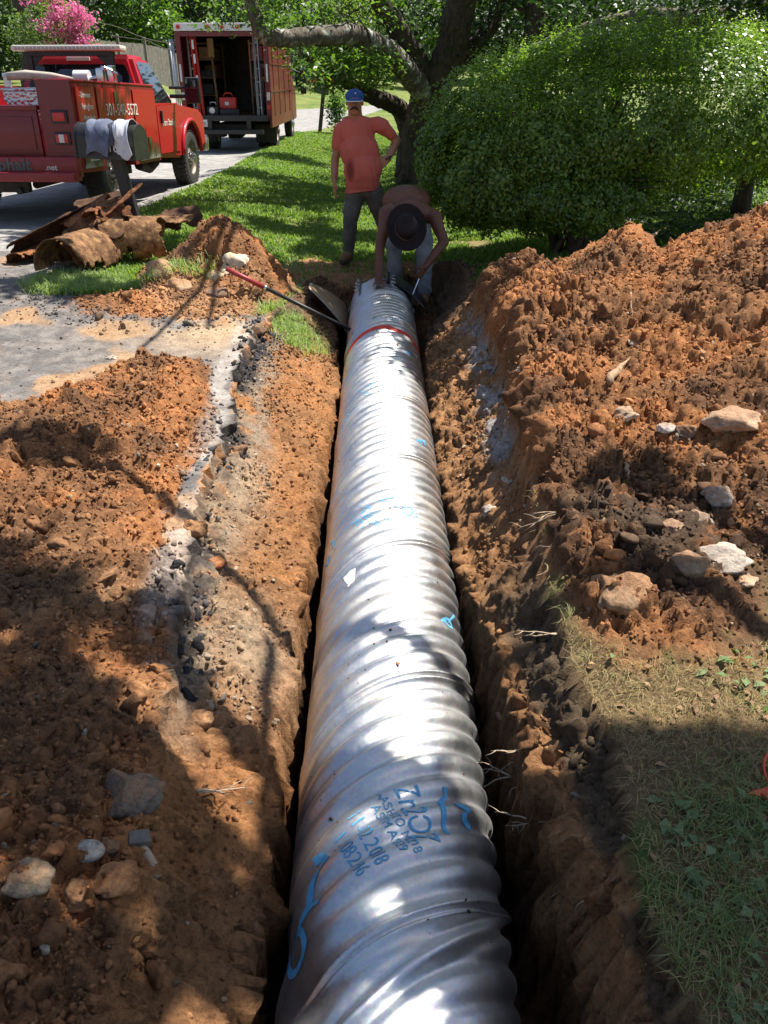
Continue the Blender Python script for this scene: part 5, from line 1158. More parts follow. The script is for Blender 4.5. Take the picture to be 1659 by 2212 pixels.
# ------------------------------------------------------------------ coupling band at the far pipe end
bd = empty('coupling_band', (pipe_axis(8.2).x, 0, pipe_axis(8.2).z), 0, 'open steel coupling band spread around the far end of the culvert pipe', 'coupling band')
m, nt, b = nodes_of('smooth_galvanised_sheet', .28, 1.); n = noise_node(nt, 6, 6); r = ramp(nt, n.outputs[0], [(.3, (.42, .41, .40)), (.7, (.60, .59, .57))]); nt.links.new(r.outputs[0], b.inputs['Base Color']); M_sheet = m
def sheet(name, cs, y0, y1, m, parent, th=.003, ycurve=None):
    """a bent sheet: cs = cross-section points (x,z); y0,y1 lists per point"""
    vs = []; n = len(cs)
    for k, (x, z) in enumerate(cs):
        a, b_ = (y0[k], y1[k]) if hasattr(y0, '__len__') else (y0, y1)
        for j in range(7): vs.append((x, a + (b_ - a) * j / 6, z))
    fs = [(k * 7 + j, k * 7 + j + 1, (k + 1) * 7 + j + 1, (k + 1) * 7 + j) for k in range(n - 1) for j in range(6)]
    mb = MB(); mb.add(vs, fs); o = mb.build(name, m, parent, smooth=True); md = o.modifiers.new('t', 'SOLIDIFY'); md.thickness = th; return o
rb = .335
lo = [(rb * math.sin(a), rb * math.cos(a)) for a in np.linspace(R(75), R(285), 30)]
sheet('lower_band', lo, 7.95, 8.52, M_sheet, bd)
# left wing flares outwards and up, leaning towards the camera
k = 14; wl = [(-.325 - .36 * (t ** 1.1), -.12 + .50 * t ** .8) for t in np.linspace(0, 1, k)]
y0 = [7.66 - .06 * t for t in np.linspace(0, 1, k)]; y1 = [8.50 - .72 * t ** 1.5 for t in np.linspace(0, 1, k)]
M_wing = mat('soil_reflection_sheet', (.40, .24, .12), (.56, .40, .25), 5, .42, .35); lw = sheet('left_wing', wl, y0, y1, M_wing, bd, .004)  # brown reflection of the soil put into the sheet's base colour
mb = MB(); mb.tube([(wl[i][0], y1[i], wl[i][1]) for i in range(k)], .008, 6); mb.tube([(wl[i][0], y0[i], wl[i][1]) for i in range(k)], .006, 6); mb.build('rolled_edge', M_sheet, lw, smooth=True)
wr = [(.05 + .40 * t, .338 - .10 * t - .16 * t * t) for t in np.linspace(0, 1, k)]
rw_ = sheet('right_wing', wr, [8.12 - .15 * t for t in np.linspace(0, 1, k)], [8.55 - .08 * t for t in np.linspace(0, 1, k)], mat('dark_steel_sheet', (.05, .05, .05), (.10, .10, .10), 9, .4, .8), bd, .004)  # right wing is simply a darker metal sheet
for (a0, sx) in ((R(-42), -1), (R(18), 1)):
    x, z = (rb + .012) * math.sin(a0), (rb + .012) * math.cos(a0)
    mb = MB(); mb.box((0, 8.16, 0), (.035, .46, .012)); mb.box((sx * -.015, 8.16, .018), (.006, .46, .04)); br_ = mb.build('angle_bar', M_galv if sx < 0 else M_sheet, bd); br_.location = (x, 0, z); br_.rotation_euler = (0, a0, 0)
    for j in range(3): mb = MB(); mb.cyl((-.02, 8.0 + j * .15, .02), (.03, 8.0 + j * .15, .02), .006, 8); mb.cyl((-.025, 8.0 + j * .15, .02), (-.012, 8.0 + j * .15, .02), .011, 6); mb.build('bolt', M_chrome, br_)
# ------------------------------------------------------------------ digging bar
a = D(488, 580, 6.7); e = D(757, 712, 6.9); 
bar = empty('digging_bar', (0, 0, 0), 0, 'long digging bar, red half and black half, leaning from the clay mound to the pipe', 'digging bar')
mb = MB(); mdp = a.lerp(e, .30); mb.cyl(a, mdp, .019, 14, .021); mb.build('red_grip', mat('red_rubber', (.28, .025, .03), (.40, .05, .05), 20, .5), bar, smooth=True)
mb = MB(); mb.cyl(mdp, e, .017, 14, .015); mb.build('black_shaft', M_black, bar, smooth=True)
mb = MB(); mb.cyl(mdp + (a - mdp) * .03, mdp - (a - mdp) * .03, .023, 14); mb.build('collar', M_chrome, bar, smooth=True)
# ------------------------------------------------------------------ mailboxes
MBP = D(240, 300, 8.3); gx, gy = MBP.x - .0, 8.3; gz = hz(gx, gy)
mbx = empty('mailbox', (gx, gy, gz), 0, 'black mailbox on a leaning black post with grey clothes draped over it', 'mailbox')
top = MBP.z - gz
lean = Matrix.Rotation(-R(9), 4, 'Y')
mb = MB(); mb.box((0, 0, 0), (.105, .105, top - .05), bev=.01); ps = mb.build('post', M_black, mbx); ps.location = (.10, .0, (top - .15) / 2); ps.rotation_euler = (0, -R(9), 0)
def mailbox_shell(L, w_, h, name, m, parent):
    mb = MB(); pts = [(-w_ / 2, 0), (-w_ / 2, h - w_ / 2)] + [(-w_ / 2 * math.cos(a), h - w_ / 2 + w_ / 2 * math.sin(a)) for a in np.linspace(.2, math.pi - .2, 10)] + [(w_ / 2, h - w_ / 2), (w_ / 2, 0)]
    mb.prism(pts, -L / 2, L / 2, 'x'); return mb.build(name, m, parent, bev=.006, autosm=35), pts
bx = empty('box_tmp') ; bpy.data.objects.remove(bx)
sh, pts = mailbox_shell(.60, .26, .30, 'box', M_black, mbx); sh.location = (0, 0, top - .17); sh.rotation_euler = (0, R(1.5), R(-14))
mb = MB(); mb.prism([(y_ * 1.04, z_ * 1.03 - .004) for y_, z_ in pts], -.325, -.298, 'x'); mb.build('door', M_black, sh, bev=.006, autosm=35); mb = MB(); mb.box((-.335, 0, .27), (.03, .05, .03), bev=.006); mb.build('latch', M_black, sh)
mb = MB(); mb.prism([(y_ * 1.02, z_ * 1.02) for y_, z_ in pts], .285, .302, 'x'); mb.build('back_plate', mat('mossy_green_metal', (.02, .026, .014), (.035, .042, .02), 15, .6), sh, bev=.004, autosm=35)
text_obj('house_number', '116', .12, M_white, sh, frame((.05, -.1315, .105), (1, 0, 0), (0, 0, 1)), depth=.003, squeeze=1.)
# clothes over the box
def cloth_obj(name, x0, x1, l0, l1, m, seed, parent):
    nu, nv = 46, 60; vs = []
    for i in range(nu):
        for j in range(nv):
            s = j / (nv - 1); x = x0 + (x1 - x0) * i / (nu - 1); La = l0 * (1 + .18 * math.sin(i * .13 + seed)); Lb = l1
            t = -La + (La + Lb + .36) * s       # arc position over the lid, 0..0.36 = over the arch
            if t < 0: y, z = -.139, .17 + t
            elif t < .41: a = t / .41 * math.pi; y, z = -math.cos(a) * .137, .17 + math.sin(a) * .137
            else: y, z = .139, .17 - (t - .41)
            rk = (fbm(np.array(x * 1. + seed), np.array(t * .35), 16, 3, seed) - .5) * .075 + .022; a = min(max(t / .41, 0), 1) * math.pi
            vs.append((x + .012 * math.sin(t * 9 + seed) + .10 * (s - .5) * math.sin(seed), y - math.cos(a) * rk, z + math.sin(a) * rk))
    mb = MB(); mb.add(vs, [(i * nv + j, i * nv + j + 1, (i + 1) * nv + j + 1, (i + 1) * nv + j) for i in range(nu - 1) for j in range(nv - 1)])
    o = mb.build(name, m, parent, smooth=True); md = o.modifiers.new('t', 'SOLIDIFY'); md.thickness = .004; return o
cl = empty('crumpled_clothes', sh.matrix_world.translation, 0, 'crumpled grey and white clothes draped over the black mailbox', 'clothes'); cl.location = (gx, gy, gz + top - .17); cl.rotation_euler = (0, R(1.5), R(-14))
cloth_obj('grey_cloth', -.17, .08, .12, .08, mat('blue_grey_cotton', (.09, .11, .17), (.16, .18, .25), 12, .95), 2, cl)
cloth_obj('dark_cloth', -.02, .14, .05, .1, mat('dark_navy_cotton', (.03, .035, .055), (.08, .085, .11), 14, .95), 7, cl)
cloth_obj('white_cloth', .09, .25, .14, .05, mat('pale_cotton', (.50, .53, .60), (.66, .67, .68), 10, .95), 11, cl)
fm = G(690, 281, .08); fz = hz(fm.x, fm.y)
t = empty('mailbox', (fm.x, fm.y, fz), 0, 'small dark distant mailbox on a tilted wooden post by the far road', 'mailbox')
mb = MB(); mb.box((0, 0, 0), (.13, .13, 1.35), bev=.01); o = mb.build('post', mat('weathered_dark_wood', (.045, .035, .025), (.09, .07, .05), 9, .9), t); o.location = (.10, 0, .62); o.rotation_euler = (0, R(8), 0)
s2, p2 = mailbox_shell(.52, .22, .24, 'box', M_black, t); s2.location = (.10, 0, 1.2); s2.rotation_euler = (0, R(10), R(-40))
# ------------------------------------------------------------------ broken rusty culvert pieces
def rust_mat(name, outc, inc):
    m, nt, b = nodes_of(name, .9, 0, .25); n = noise_node(nt, 11, 9, .72, dist=.4); r = ramp(nt, n.outputs[0], [(.32, (.05, .028, .018)), (.45, inc), (.60, outc), (.72, tuple(min(1, x * 1.25) for x in outc))])
    nt.links.new(r.outputs[0], b.inputs['Base Color']); n2 = noise_node(nt, 34, 9, .7); bump(nt, b, n2.outputs[0], .9, .02); return m
MR1 = rust_mat('orange_rust', (.30, .12, .045), (.13, .05, .024)); MR2 = rust_mat('tan_rusty_zinc', (.36, .20, .09), (.16, .08, .038)); MR3 = rust_mat('dark_rust', (.14, .07, .035), (.07, .035, .02))
def culvert(lab, loc, yaw, pitch, roll, r, L, a0, a1, m, seed, jag=.25, name='broken_culvert_piece', fillc=None, flat=1.):
    nu, nv = 60, 50; vs = []; keep = []
    for i in range(nu):
        for j in range(nv):
            s = (i / (nu - 1) - .5) * L; th = R(a0 + (a1 - a0) * j / (nv - 1)); rr_ = r + .0016 * math.cos(s * 2 * math.pi / .075 + th * .6) + .022 * (float(fbm(np.array(s * 3 + seed), np.array(th), 2, 3, seed)) - .5)
            e = (j / (nv - 1) - .5) * 2; s2 = s * (1 + jag * (float(vn(np.array(th * 3.1), np.array(seed * 1.3 + (s > 0) * 7))) - .5) * 2)
            th2 = th + e * jag * .5 * (float(vn(np.array(s * 9.), np.array(seed * 2.1 + (e > 0) * 5))) - .5)
            vs.append((rr_ * math.sin(th2), s2, rr_ * math.cos(th2) * flat - (r if a1 - a0 < 75 else (r * .6 if a1 - a0 < 160 else 0))))
    fs = []
    for i in range(nu - 1):
        for j in range(nv - 1):
            edge = min(i, nu - 2 - i, j, nv - 2 - j); hole = float(fbm(np.array(i * .09 + seed), np.array(j * .11), 1., 3, seed + 3))
            if (edge < 5 and hole > .50 + edge * .03) or hole > .74: continue
            fs.append((i * nv + j, i * nv + j + 1, (i + 1) * nv + j + 1, (i + 1) * nv + j))
    mb = MB(); mb.add(vs, fs); o = mb.build(name, m, smooth=True)
    bm = bmesh.new(); bm.from_mesh(o.data); bmesh.ops.delete(bm, geom=[v for v in bm.verts if not v.link_faces], context='VERTS')
    seen = set(); isl = []
    for v in bm.verts:
        if v in seen: continue
        st = [v]; seen.add(v); g = []
        while st:
            q = st.pop(); g.append(q)
            for e_ in q.link_edges:
                w2 = e_.other_vert(q)
                if w2 not in seen: seen.add(w2); st.append(w2)
        isl.append(g)
    isl.sort(key=len)
    for g in isl[:-1]: bmesh.ops.delete(bm, geom=g, context='VERTS')
    bm.to_mesh(o.data); bm.free()
    md = o.modifiers.new('t', 'SOLIDIFY'); md.thickness = .010; md.offset = 0
    o.location = loc; o.rotation_euler = (R(pitch), R(roll), R(yaw)); tag(o, lab, 'rusty pipe'); return o
def GP(u, v, Y, dz=0): p = D(u, v, Y); return (p.x, p.y, p.z + dz)
culvert('tan half round culvert arch with open end forward at the front of the pile', GP(172, 566, 7.55), -16, 0, 0, .255, .62, -98, 98, MR2, 1, .08)
culvert('orange rusted arched sheet resting over the front culvert arch', GP(185, 535, 7.75), -48, 8, 6, .27, .50, -80, 75, MR1, 4, .3)
culvert('long dark rusty curved plate rising behind the front of the pile', GP(140, 508, 8.05), -62, 22, -30, .34, 1.10, -100, 20, MR3, 8, .2)
culvert('tan rolled culvert section lying at the right of the rusty pile', GP(285, 515, 8.0), -78, -4, 10, .20, .62, -150, 140, MR2, 12, .15)
culvert('orange torn rusty sheet standing on the middle of the pile', GP(205, 476, 8.15), -60, 30, 20, .30, .52, -60, 40, MR1, 15, .4)
culvert('dark upright torn plate at the top of the rusty pile', GP(222, 448, 8.45), -70, 14, 35, .50, .50, -30, 25, MR3, 18, .3)
culvert('thin rusty strip pointing up in front of the mailbox post', GP(215, 470, 7.9), -62, 34, 10, .28, .95, -12, 12, MR1, 22, .15)
culvert('small curled rusty scrap at the left end of the pile', GP(58, 556, 7.85), -30, 6, -25, .17, .34, -90, 60, MR1, 25, .3)
culvert('flat tan rusty scrap lying behind the rolled culvert section', GP(330, 470, 8.6), -80, 2, 4, .30, .70, -28, 30, MR2, 28, .3)
culvert('dark mud covered scrap on the grass right of the mailbox post', GP(395, 480, 8.9), -70, 6, 25, .30, .42, -38, 42, MR3, 31, .3)
culvert('tan scrap of pipe wall under the right foot of the front arch', GP(245, 575, 7.75), -50, 0, 14, .4, .5, -22, 26, MR2, 35, .2)
culvert('dark torn curved plate leaning at the back left of the pile', GP(110, 520, 8.3), -50, 25, -40, .30, .60, -70, 60, MR3, 41, .35)
culvert('short orange curl of rusted pipe wall on top of the rolled section', GP(235, 478, 8.05), -30, 12, 20, .16, .38, -95, 85, MR1, 44, .4)
culvert('torn brown flap curling up between the arch and the rolled section', GP(222, 528, 7.85), -75, 18, -10, .20, .36, -80, 50, MR3, 47, .4)
culvert('small orange shard on the ground left of the front arch', GP(80, 585, 7.6), 20, 4, 10, .22, .26, -35, 30, MR1, 50, .4)
# earth stuck inside the pieces
for i, (u, v, Y, r_, lab) in enumerate([(150, 520, 8.0, .13, 'lump of caked brown earth inside the rusty sheets'), (255, 510, 7.9, .13, 'lump of crumbly earth filling the mouth of the rolled culvert'), (195, 500, 8.05, .10, 'small clay lump on top of the orange rusty sheet'), (110, 560, 7.9, .09, 'clay lump at the left foot of the rusty pile')]):
    V, Fc = rock_variant(4, .35, 400 + i, .8); fb = fbm(V[:, 0] * 3 + i, V[:, 1] * 3 + V[:, 2] * 3, 2.5, 4, i); V = V * (1 + .4 * (fb[:, None] - .5)); me = raw_mesh('earth_lump', V * r_, Fc, M_pale)
    tc_ = np.array((.30, .16, .08)) * (.5 + 1. * fb[:, None]); a_ = me.color_attributes.new('tint', 'FLOAT_COLOR', 'POINT'); a_.data.foreach_set('color', np.concatenate([tc_, np.ones((len(tc_), 1))], 1).astype(np.float32).ravel())
    o = link('earth_lump', me); o.location = D(u, v, Y); tag(o, lab, 'earth lump')
# ------------------------------------------------------------------ small things
p0, p1 = D(1618, 482, 6.6), D(1700, 405, 6.4)
mb = MB(); mb.cyl(p0 - (p1 - p0) * .4, p1 + (p1 - p0) * 1.2, .012, 10); o = mb.build('shovel_handle', M_alum, smooth=True); tag(o, 'pale thin tool handle sticking out of the top of the right heap', 'handle')
p = GS(300, 1822); q = GS(345, 1900); t = empty('rusty_bolt', p, 0, 'muddy iron bolt with a square head lying in the left soil', 'bolt')
mb = MB(); mb.box((0, 0, .016), (.052, .042, .022), bev=.004); mb.build('head', mat('dark_muddy_iron', (.10, .085, .07), (.18, .15, .12), 30, .8), t).rotation_euler = (0, .2, .3)
mb = MB(); mb.tube([Vector((0, 0, .01)), (q - p) * .5 + Vector((0, 0, .015)), (q - p) + Vector((0, 0, .01))], [.013, .014, .016], 10, jit=.35); mb.build('shank', mat('clay_caked_iron', (.34, .24, .16), (.46, .34, .24), 30, .9), t, smooth=True)
# orange strap
c = GS(1650, 1730); t = empty('orange_strap', c + Vector((.02, 0, .01)), 0, 'loop of bright orange plastic strap on the grass at the right edge', 'strap')
M_or = mat('orange_plastic', (.75, .06, .02), (.85, .09, .03), 9, .45)
mb = MB(); mb.tube([(.0 + .045 * math.cos(a) + .05, .05 + .05 * math.sin(a) + .02, .02 + .03 * math.sin(a)) for a in np.linspace(1.2, 5.6, 20)], .0032, 6); mb.build('loop', M_or, t, smooth=True)
mb = MB(); mb.prism([(-.06, .01), (-.02, -.01), (.01, -.05), (.06, -.07), (.12, -.03), (.12, .03), (.04, .02), (.0, .03)], .006, .011, 'z'); mb.prism([(-.035, .0), (-.02, -.02), (.02, -.055), (.07, -.075), (.07, -.066), (.03, -.045)], .012, .02, 'z'); mb.build('buckle', M_or, t)
# sticks and roots on the right heap
for (a1, b1, r_, lab) in [((1375, 535), (1432, 500), .018, 'dead branch on the crest of the right heap'), ((1310, 835), (1360, 785), .020, 'thick broken root lying on the middle of the right heap'), ((1350, 1010), (1357, 1050), .008, 'short twisted root in the lower right heap'), ((1360, 640), (1365, 700), .006, 'thin pale stick on the upper right heap'), ((345, 1215), (330, 1190), .006, 'small stick on the orange clay left of the driveway edge')]:
    A, B_ = GS(*a1), GS(*b1); A.z += .02; B_.z += .03; n = 7; pts_ = [A.lerp(B_, k / n) + Vector((random.uniform(-1, 1), random.uniform(-1, 1), random.uniform(-.5, 1))) * r_ * .7 for k in range(n + 1)]
    mb = MB(); mb.tube(pts_, [r_ * (.6 + .5 * math.sin(k * .6 + .5)) for k in range(n + 1)], 9, jit=.25); o = mb.build('stick', mat('weathered_stick', (.26, .16, .09), (.40, .27, .16), 30, .85, bmp=.6, bs=60), smooth=True); tag(o, lab, 'stick')
# ------------------------------------------------------------------ trees, hedge, background
def bark_mat(name, c1, c2, c3=None):
    m, nt, b = nodes_of(name, .95, 0, .2); tc = nt.nodes.new('ShaderNodeTexCoord'); mp_ = nt.nodes.new('ShaderNodeMapping'); mp_.inputs['Scale'].default_value = (1, 1, .25); nt.links.new(tc.outputs['Object'], mp_.inputs[0])
    n = nt.nodes.new('ShaderNodeTexNoise'); n.inputs['Scale'].default_value = 22; n.inputs['Detail'].default_value = 8; nt.links.new(mp_.outputs[0], n.inputs['Vector'])
    r = ramp(nt, n.outputs[0], [(.35, c1), (.65, c2)]); n2 = noise_node(nt, 5, 8, .7); r2 = ramp(nt, n2.outputs[0], [(.52, (0, 0, 0)), (.62, (1, 1, 1))])
    nt.links.new(mixc(nt, r2.outputs[0], r.outputs[0], c3 or c2), b.inputs['Base Color']); bump(nt, b, n.outputs[0], 1., .03); return m
M_bark = bark_mat('dark_bark', (.045, .035, .027), (.10, .08, .06)); M_lichen = bark_mat('lichen_bark', (.09, .075, .06), (.18, .15, .12), (.42, .43, .36)); M_pine = bark_mat('pine_bark', (.05, .04, .035), (.11, .08, .065))
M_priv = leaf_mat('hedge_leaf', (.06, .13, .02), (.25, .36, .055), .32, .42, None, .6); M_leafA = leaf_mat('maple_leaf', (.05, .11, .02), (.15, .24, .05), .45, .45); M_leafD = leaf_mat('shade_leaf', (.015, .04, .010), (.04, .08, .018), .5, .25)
M_conif = leaf_mat('conifer_spray', (.018, .042, .014), (.045, .085, .022), .6, .15); M_leafY = leaf_mat('yellow_green_leaf', (.13, .19, .03), (.26, .32, .07), .5, .45); M_pink = leaf_mat('pink_blossom', (.62, .14, .30), (.78, .28, .46), .7, .35, (1.1, .8, 1.)); M_redfl = leaf_mat('red_blossom', (.7, .05, .02), (.8, .15, .05), .7, .3, (1, .5, .4))
def blob_points(n, c, r, shell=.55, seed=0, lump_=.35):
    d = rng.normal(size=(n, 3)); d /= np.linalg.norm(d, axis=1)[:, None]
    rad = (shell + (1 - shell) * rng.random(n)) ; nz = fbm(d[:, 0] * 2.2 + seed, d[:, 1] * 2.2 + d[:, 2] * 1.9, 1.6, 3, seed); rad = rad * (1 + lump_ * (nz - .5) * 2)
    return np.array(c) + d * rad[:, None] * np.array(r), d
def limbpts(pts, n=6):
    out = []
    for i in range(len(pts) - 1):
        for k in range(n): out.append(pts[i].lerp(pts[i + 1], k / n))
    out.append(pts[-1]); o2 = [out[0]]
    for i in range(1, len(out) - 1): o2.append((out[i - 1] + out[i] * 2 + out[i + 1]) / 4 + Vector((random.uniform(-1, 1), random.uniform(-1, 1), random.uniform(-1, 1))) * .012)
    o2.append(out[-1]); return o2
def limb_tube(mb, pts, r0, r1, seg=12, n=6, jit=.12):
    q = limbpts([Vector(p) for p in pts], n); k = len(q); mb.tube(q, [r0 + (r1 - r0) * i / (k - 1) for i in range(k)], seg, jit=jit)

# the hedge-like shrub
hg = empty('large_shrub', (2.05, 9.3, hz(2.05, 9.3)), 0, 'huge rounded dense green shrub with tiny leaves behind the right heap', 'shrub'); ho = np.array(hg.location)
ells = [((1.42, 9.45, 1.12), (1.02, .95, .80)), ((2.15, 9.5, 1.28), (1.25, 1.05, .86)), ((3.1, 9.6, 1.38), (1.3, 1.1, .86)), ((4.2, 9.8, 1.42), (1.3, 1.1, .78)), ((1.05, 9.35, .90), (.70, .75, .68)), ((5.3, 10., 1.3), (1.2, 1., .8)), ((1.75, 9.15, .66), (1.05, .62, .46))]
def outside_others(P, k, s=.93):
    ok = np.ones(len(P), bool)
    for j, (c, r_) in enumerate(ells):
        if j != k: ok &= (((P - np.array(c)) / np.array(r_)) ** 2).sum(1) > s * s * .62
    return ok
Ps, Ns = [], []
for k, (c, r_) in enumerate(ells):
    P, d = blob_points(46000, c, r_, .66, 11 + k, .34); N = d / np.array(r_); N /= np.linalg.norm(N, axis=1)[:, None]; ok = outside_others(P, k)
    ok &= (P[:, 2] > .16 + .36 * ss(2.4, 3.4, P[:, 0])) | (rng.random(len(P)) < .12); ok &= P[:, 2] > .12
    Ps.append(P[ok]); Ns.append(N[ok])
P = np.concatenate(Ps); N = np.concatenate(Ns)
keep = fbm(P[:, 0] * 1.1, P[:, 2] * 1.3 + P[:, 1], 4.2, 3, 77) + .25 * (rng.random(len(P)) - .5) > .37; P, N = P[keep], N[keep]
crown = leaf_cloud('crown', P - ho, .042, M_priv, hg, .6, .2, 0, N)
# upright new shoots on top
P2 = []
for k in range(900):
    c, r_ = ells[k % 4]; a = random.uniform(-1, 1); b2 = random.uniform(-.95, .6); q = a * a + b2 * b2
    if q > .95: continue
    z = c[2] + r_[2] * math.sqrt(1 - q) * random.uniform(.97, 1.03); x, y = c[0] + a * r_[0], c[1] + b2 * r_[1]
    L = random.uniform(.04, .19); 
    for j in range(14): P2.append((x + random.gauss(0, .012), y + random.gauss(0, .012), z - .03 + L * j / 13))
leaf_cloud('new_shoots', np.array(P2) - ho, .026, leaf_mat('new_hedge_leaf', (.20, .32, .05), (.34, .46, .10), .3, .35), hg, .55, .5)
core = MB()
stems = MB()
for k in range(13):
    b0 = Vector((2.05 + random.uniform(-.2, .2), 9.25 + random.uniform(-.15, .15), hz(2.05, 9.3) - .05)); tx = random.uniform(.7, 3.3); 
    limb_tube(stems, [b0, b0 + Vector(((tx - 2.05) * .18, random.uniform(-.12, .12), .42)), Vector((2.05 + (tx - 2.05) * .6, 9.2 + random.uniform(-.3, .4), .95)), Vector((tx, 9.4 + random.uniform(-.3, .3), 1.5))], random.uniform(.035, .07), .012, 8)
for k in range(34):
    x = random.uniform(.8, 3.2); y = random.uniform(8.8, 9.6); z = random.uniform(.35, .8); d = Vector((random.uniform(-1, 1), random.uniform(-1, .2), random.uniform(-.5, .4))).normalized()
    q0 = Vector((2.05 + (x - 2.05) * .45, 9.2, z * .8)); stems.tube([q0, q0.lerp(Vector((x, y, z)), .6) + Vector((0, 0, .05)), Vector((x, y, z)), Vector((x, y, z)) + d * .25], [.012, .009, .006, .003], 5)
st = stems.build('stems', M_bark, hg, smooth=True); st.location = -hg.location

# the big multi-limbed tree
def TP(u, v, Y): return D(u, v, Y)
bz = hz(.7, 16.2); bt_ = empty('broad_tree', (.7, 16.2, bz), 0, 'big old multi-limbed tree with a long horizontal lichen-covered branch behind the men', 'tree'); bo = bt_.location.copy()
trk = MB(); base = Vector((.72, 16.2, bz - .1))
limb_tube(trk, [base + Vector((0, 0, 0)), TP(905, 300, 16.1), TP(918, 230, 16.0), TP(945, 165, 15.8)], .36, .27, 16)
for k in range(7): a = k * .9; trk.tube([base + Vector((math.cos(a) * .60, math.sin(a) * .5, -.03)), base + Vector((math.cos(a) * .30, math.sin(a) * .28, .22)), base + Vector((math.cos(a) * .18, math.sin(a) * .18, .7))], [.05, .13, .12], 8)
limb_tube(trk, [TP(945, 175, 15.8), TP(975, 110, 15.6), TP(988, 40, 15.4), TP(1005, -40, 15.2), TP(1030, -200, 15)], .29, .22, 14)
limb_tube(trk, [TP(930, 200, 15.9), TP(895, 120, 15.5), TP(850, 50, 15.1), TP(800, -30, 14.7), TP(740, -140, 14)], .20, .13, 12)
limb_tube(trk, [TP(960, 170, 15.8), TP(1010, 110, 16), TP(1060, 60, 16.2), TP(1095, -30, 16.4)], .17, .12, 12)
tr = trk.build('trunk', M_bark, bt_, smooth=True); tr.location = -bo
lm = MB(); limb_tube(lm, [TP(925, 215, 15.9), TP(880, 155, 15.3), TP(845, 115, 14.8), TP(800, 92, 14.3), TP(760, 72, 13.9), TP(700, 76, 13.5), TP(640, 82, 13.2), TP(588, 84, 13.0), TP(563, 76, 12.95)], .20, .095, 14)
limb_tube(lm, [TP(566, 80, 12.95), TP(556, 50, 12.9), TP(546, 20, 12.9), TP(535, -40, 12.9)], .105, .075, 12); o = lm.build('horizontal_limb', M_lichen, tr, smooth=True)
lm = MB(); limb_tube(lm, [Vector((.42, 17.0, bz)), TP(884, 280, 16.9), TP(868, 240, 16.8), TP(845, 222, 16.5), TP(800, 208, 16.0), TP(760, 185, 15.6), TP(715, 155, 15.2), TP(680, 132, 15), TP(640, 115, 14.8)], .22, .04, 12); lm.build('low_limb', M_bark, tr, smooth=True)
for (a, b_) in [((700, 76), (690, 20)), ((640, 80), (655, 30)), ((760, 72), (720, 10)), ((640, 84), (648, 120)), ((735, 165), (700, 190)), ((800, 92), (770, 30)), ((715, 155), (670, 170))]:
    lm = MB(); limb_tube(lm, [TP(*a, 13.8), TP((a[0] + b_[0]) / 2 + 6, (a[1] + b_[1]) / 2, 13.7), TP(*b_, 13.5)], .022, .006, 6, 4); lm.build('twig', M_bark, tr, smooth=True)
# leaves in sprays: (u,v,Y,spread m,count)
L1, L2 = [], []
def spray(lst, u, v, Y, sx, sy, sz, n): c = np.array(TP(u, v, Y)); lst.append(c + rng.normal(size=(n, 3)) * np.array([sx, sy, sz]))
for k in range(46): spray(L1, random.uniform(600, 850), random.choice([random.uniform(-60, 55), random.uniform(95, 165)]), random.uniform(12.8, 15.5), .20, .25, .07, 75)
for k in range(16): spray(L1, random.uniform(450, 620), random.uniform(-20, 60), random.uniform(12.5, 14), .15, .25, .06, 45)
for k in range(26): spray(L1, random.uniform(680, 830), random.uniform(125, 200), random.uniform(14.5, 16), .16, .2, .05, 60)
for k in range(60): spray(L2, random.uniform(820, 1300), random.uniform(-60, 110), random.uniform(15.5, 19), .35, .4, .16, 110)
for k in range(46): spray(L2, random.uniform(1200, 1750), random.uniform(-40, 60), random.uniform(12, 16), .35, .4, .12, 100)
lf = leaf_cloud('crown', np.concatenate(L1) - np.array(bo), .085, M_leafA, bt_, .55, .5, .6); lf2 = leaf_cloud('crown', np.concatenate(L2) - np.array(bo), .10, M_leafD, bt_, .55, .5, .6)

def simple_tree(name, lab, x, y, H, tr_r, blobs, leafm, barkm, leaf=.14, n=3500, group=None, trunk_top=None, zb=None):
    z = hz(x, y) if zb is None else zb; t = empty(name, (x, y, z), 0, lab, 'tree', group); mb = MB(); hh = trunk_top or H * .8
    limb_tube(mb, [(0, 0, -.1), (random.uniform(-.1, .1), 0, hh * .35), (random.uniform(-.2, .2), 0, hh * .7), (0, 0, hh)], tr_r, tr_r * .35, 10, 4)
    for k in range(6): a = k * 2.4; zz = hh * (.4 + .09 * k); mb.tube([(0, 0, zz), (math.cos(a) * H * .10, math.sin(a) * H * .1, zz + H * .05), (math.cos(a) * H * .2, math.sin(a) * H * .2, zz + H * .07)], [tr_r * .3, tr_r * .2, tr_r * .06], 6)
    mb.build('trunk', barkm, t, smooth=True); P = []
    for i, (cx, cy, cz, rx, ry, rz_) in enumerate(blobs):
        nn = int(n * (rx * rz_) / sum(b_[3] * b_[5] for b_ in blobs)); q, d = blob_points(nn, (cx, cy, cz), (rx, ry, rz_), .6, i * 3 + int(x * 7), .3); kk = fbm(q[:, 0] + q[:, 1] * .7, q[:, 2], 1.6 / max(.5, rx) * 1.5, 3, i + 5) > .38; P.append(q[kk])
    leaf_cloud('crown', np.concatenate(P), leaf, leafm, t, .6, .3, .2); return t
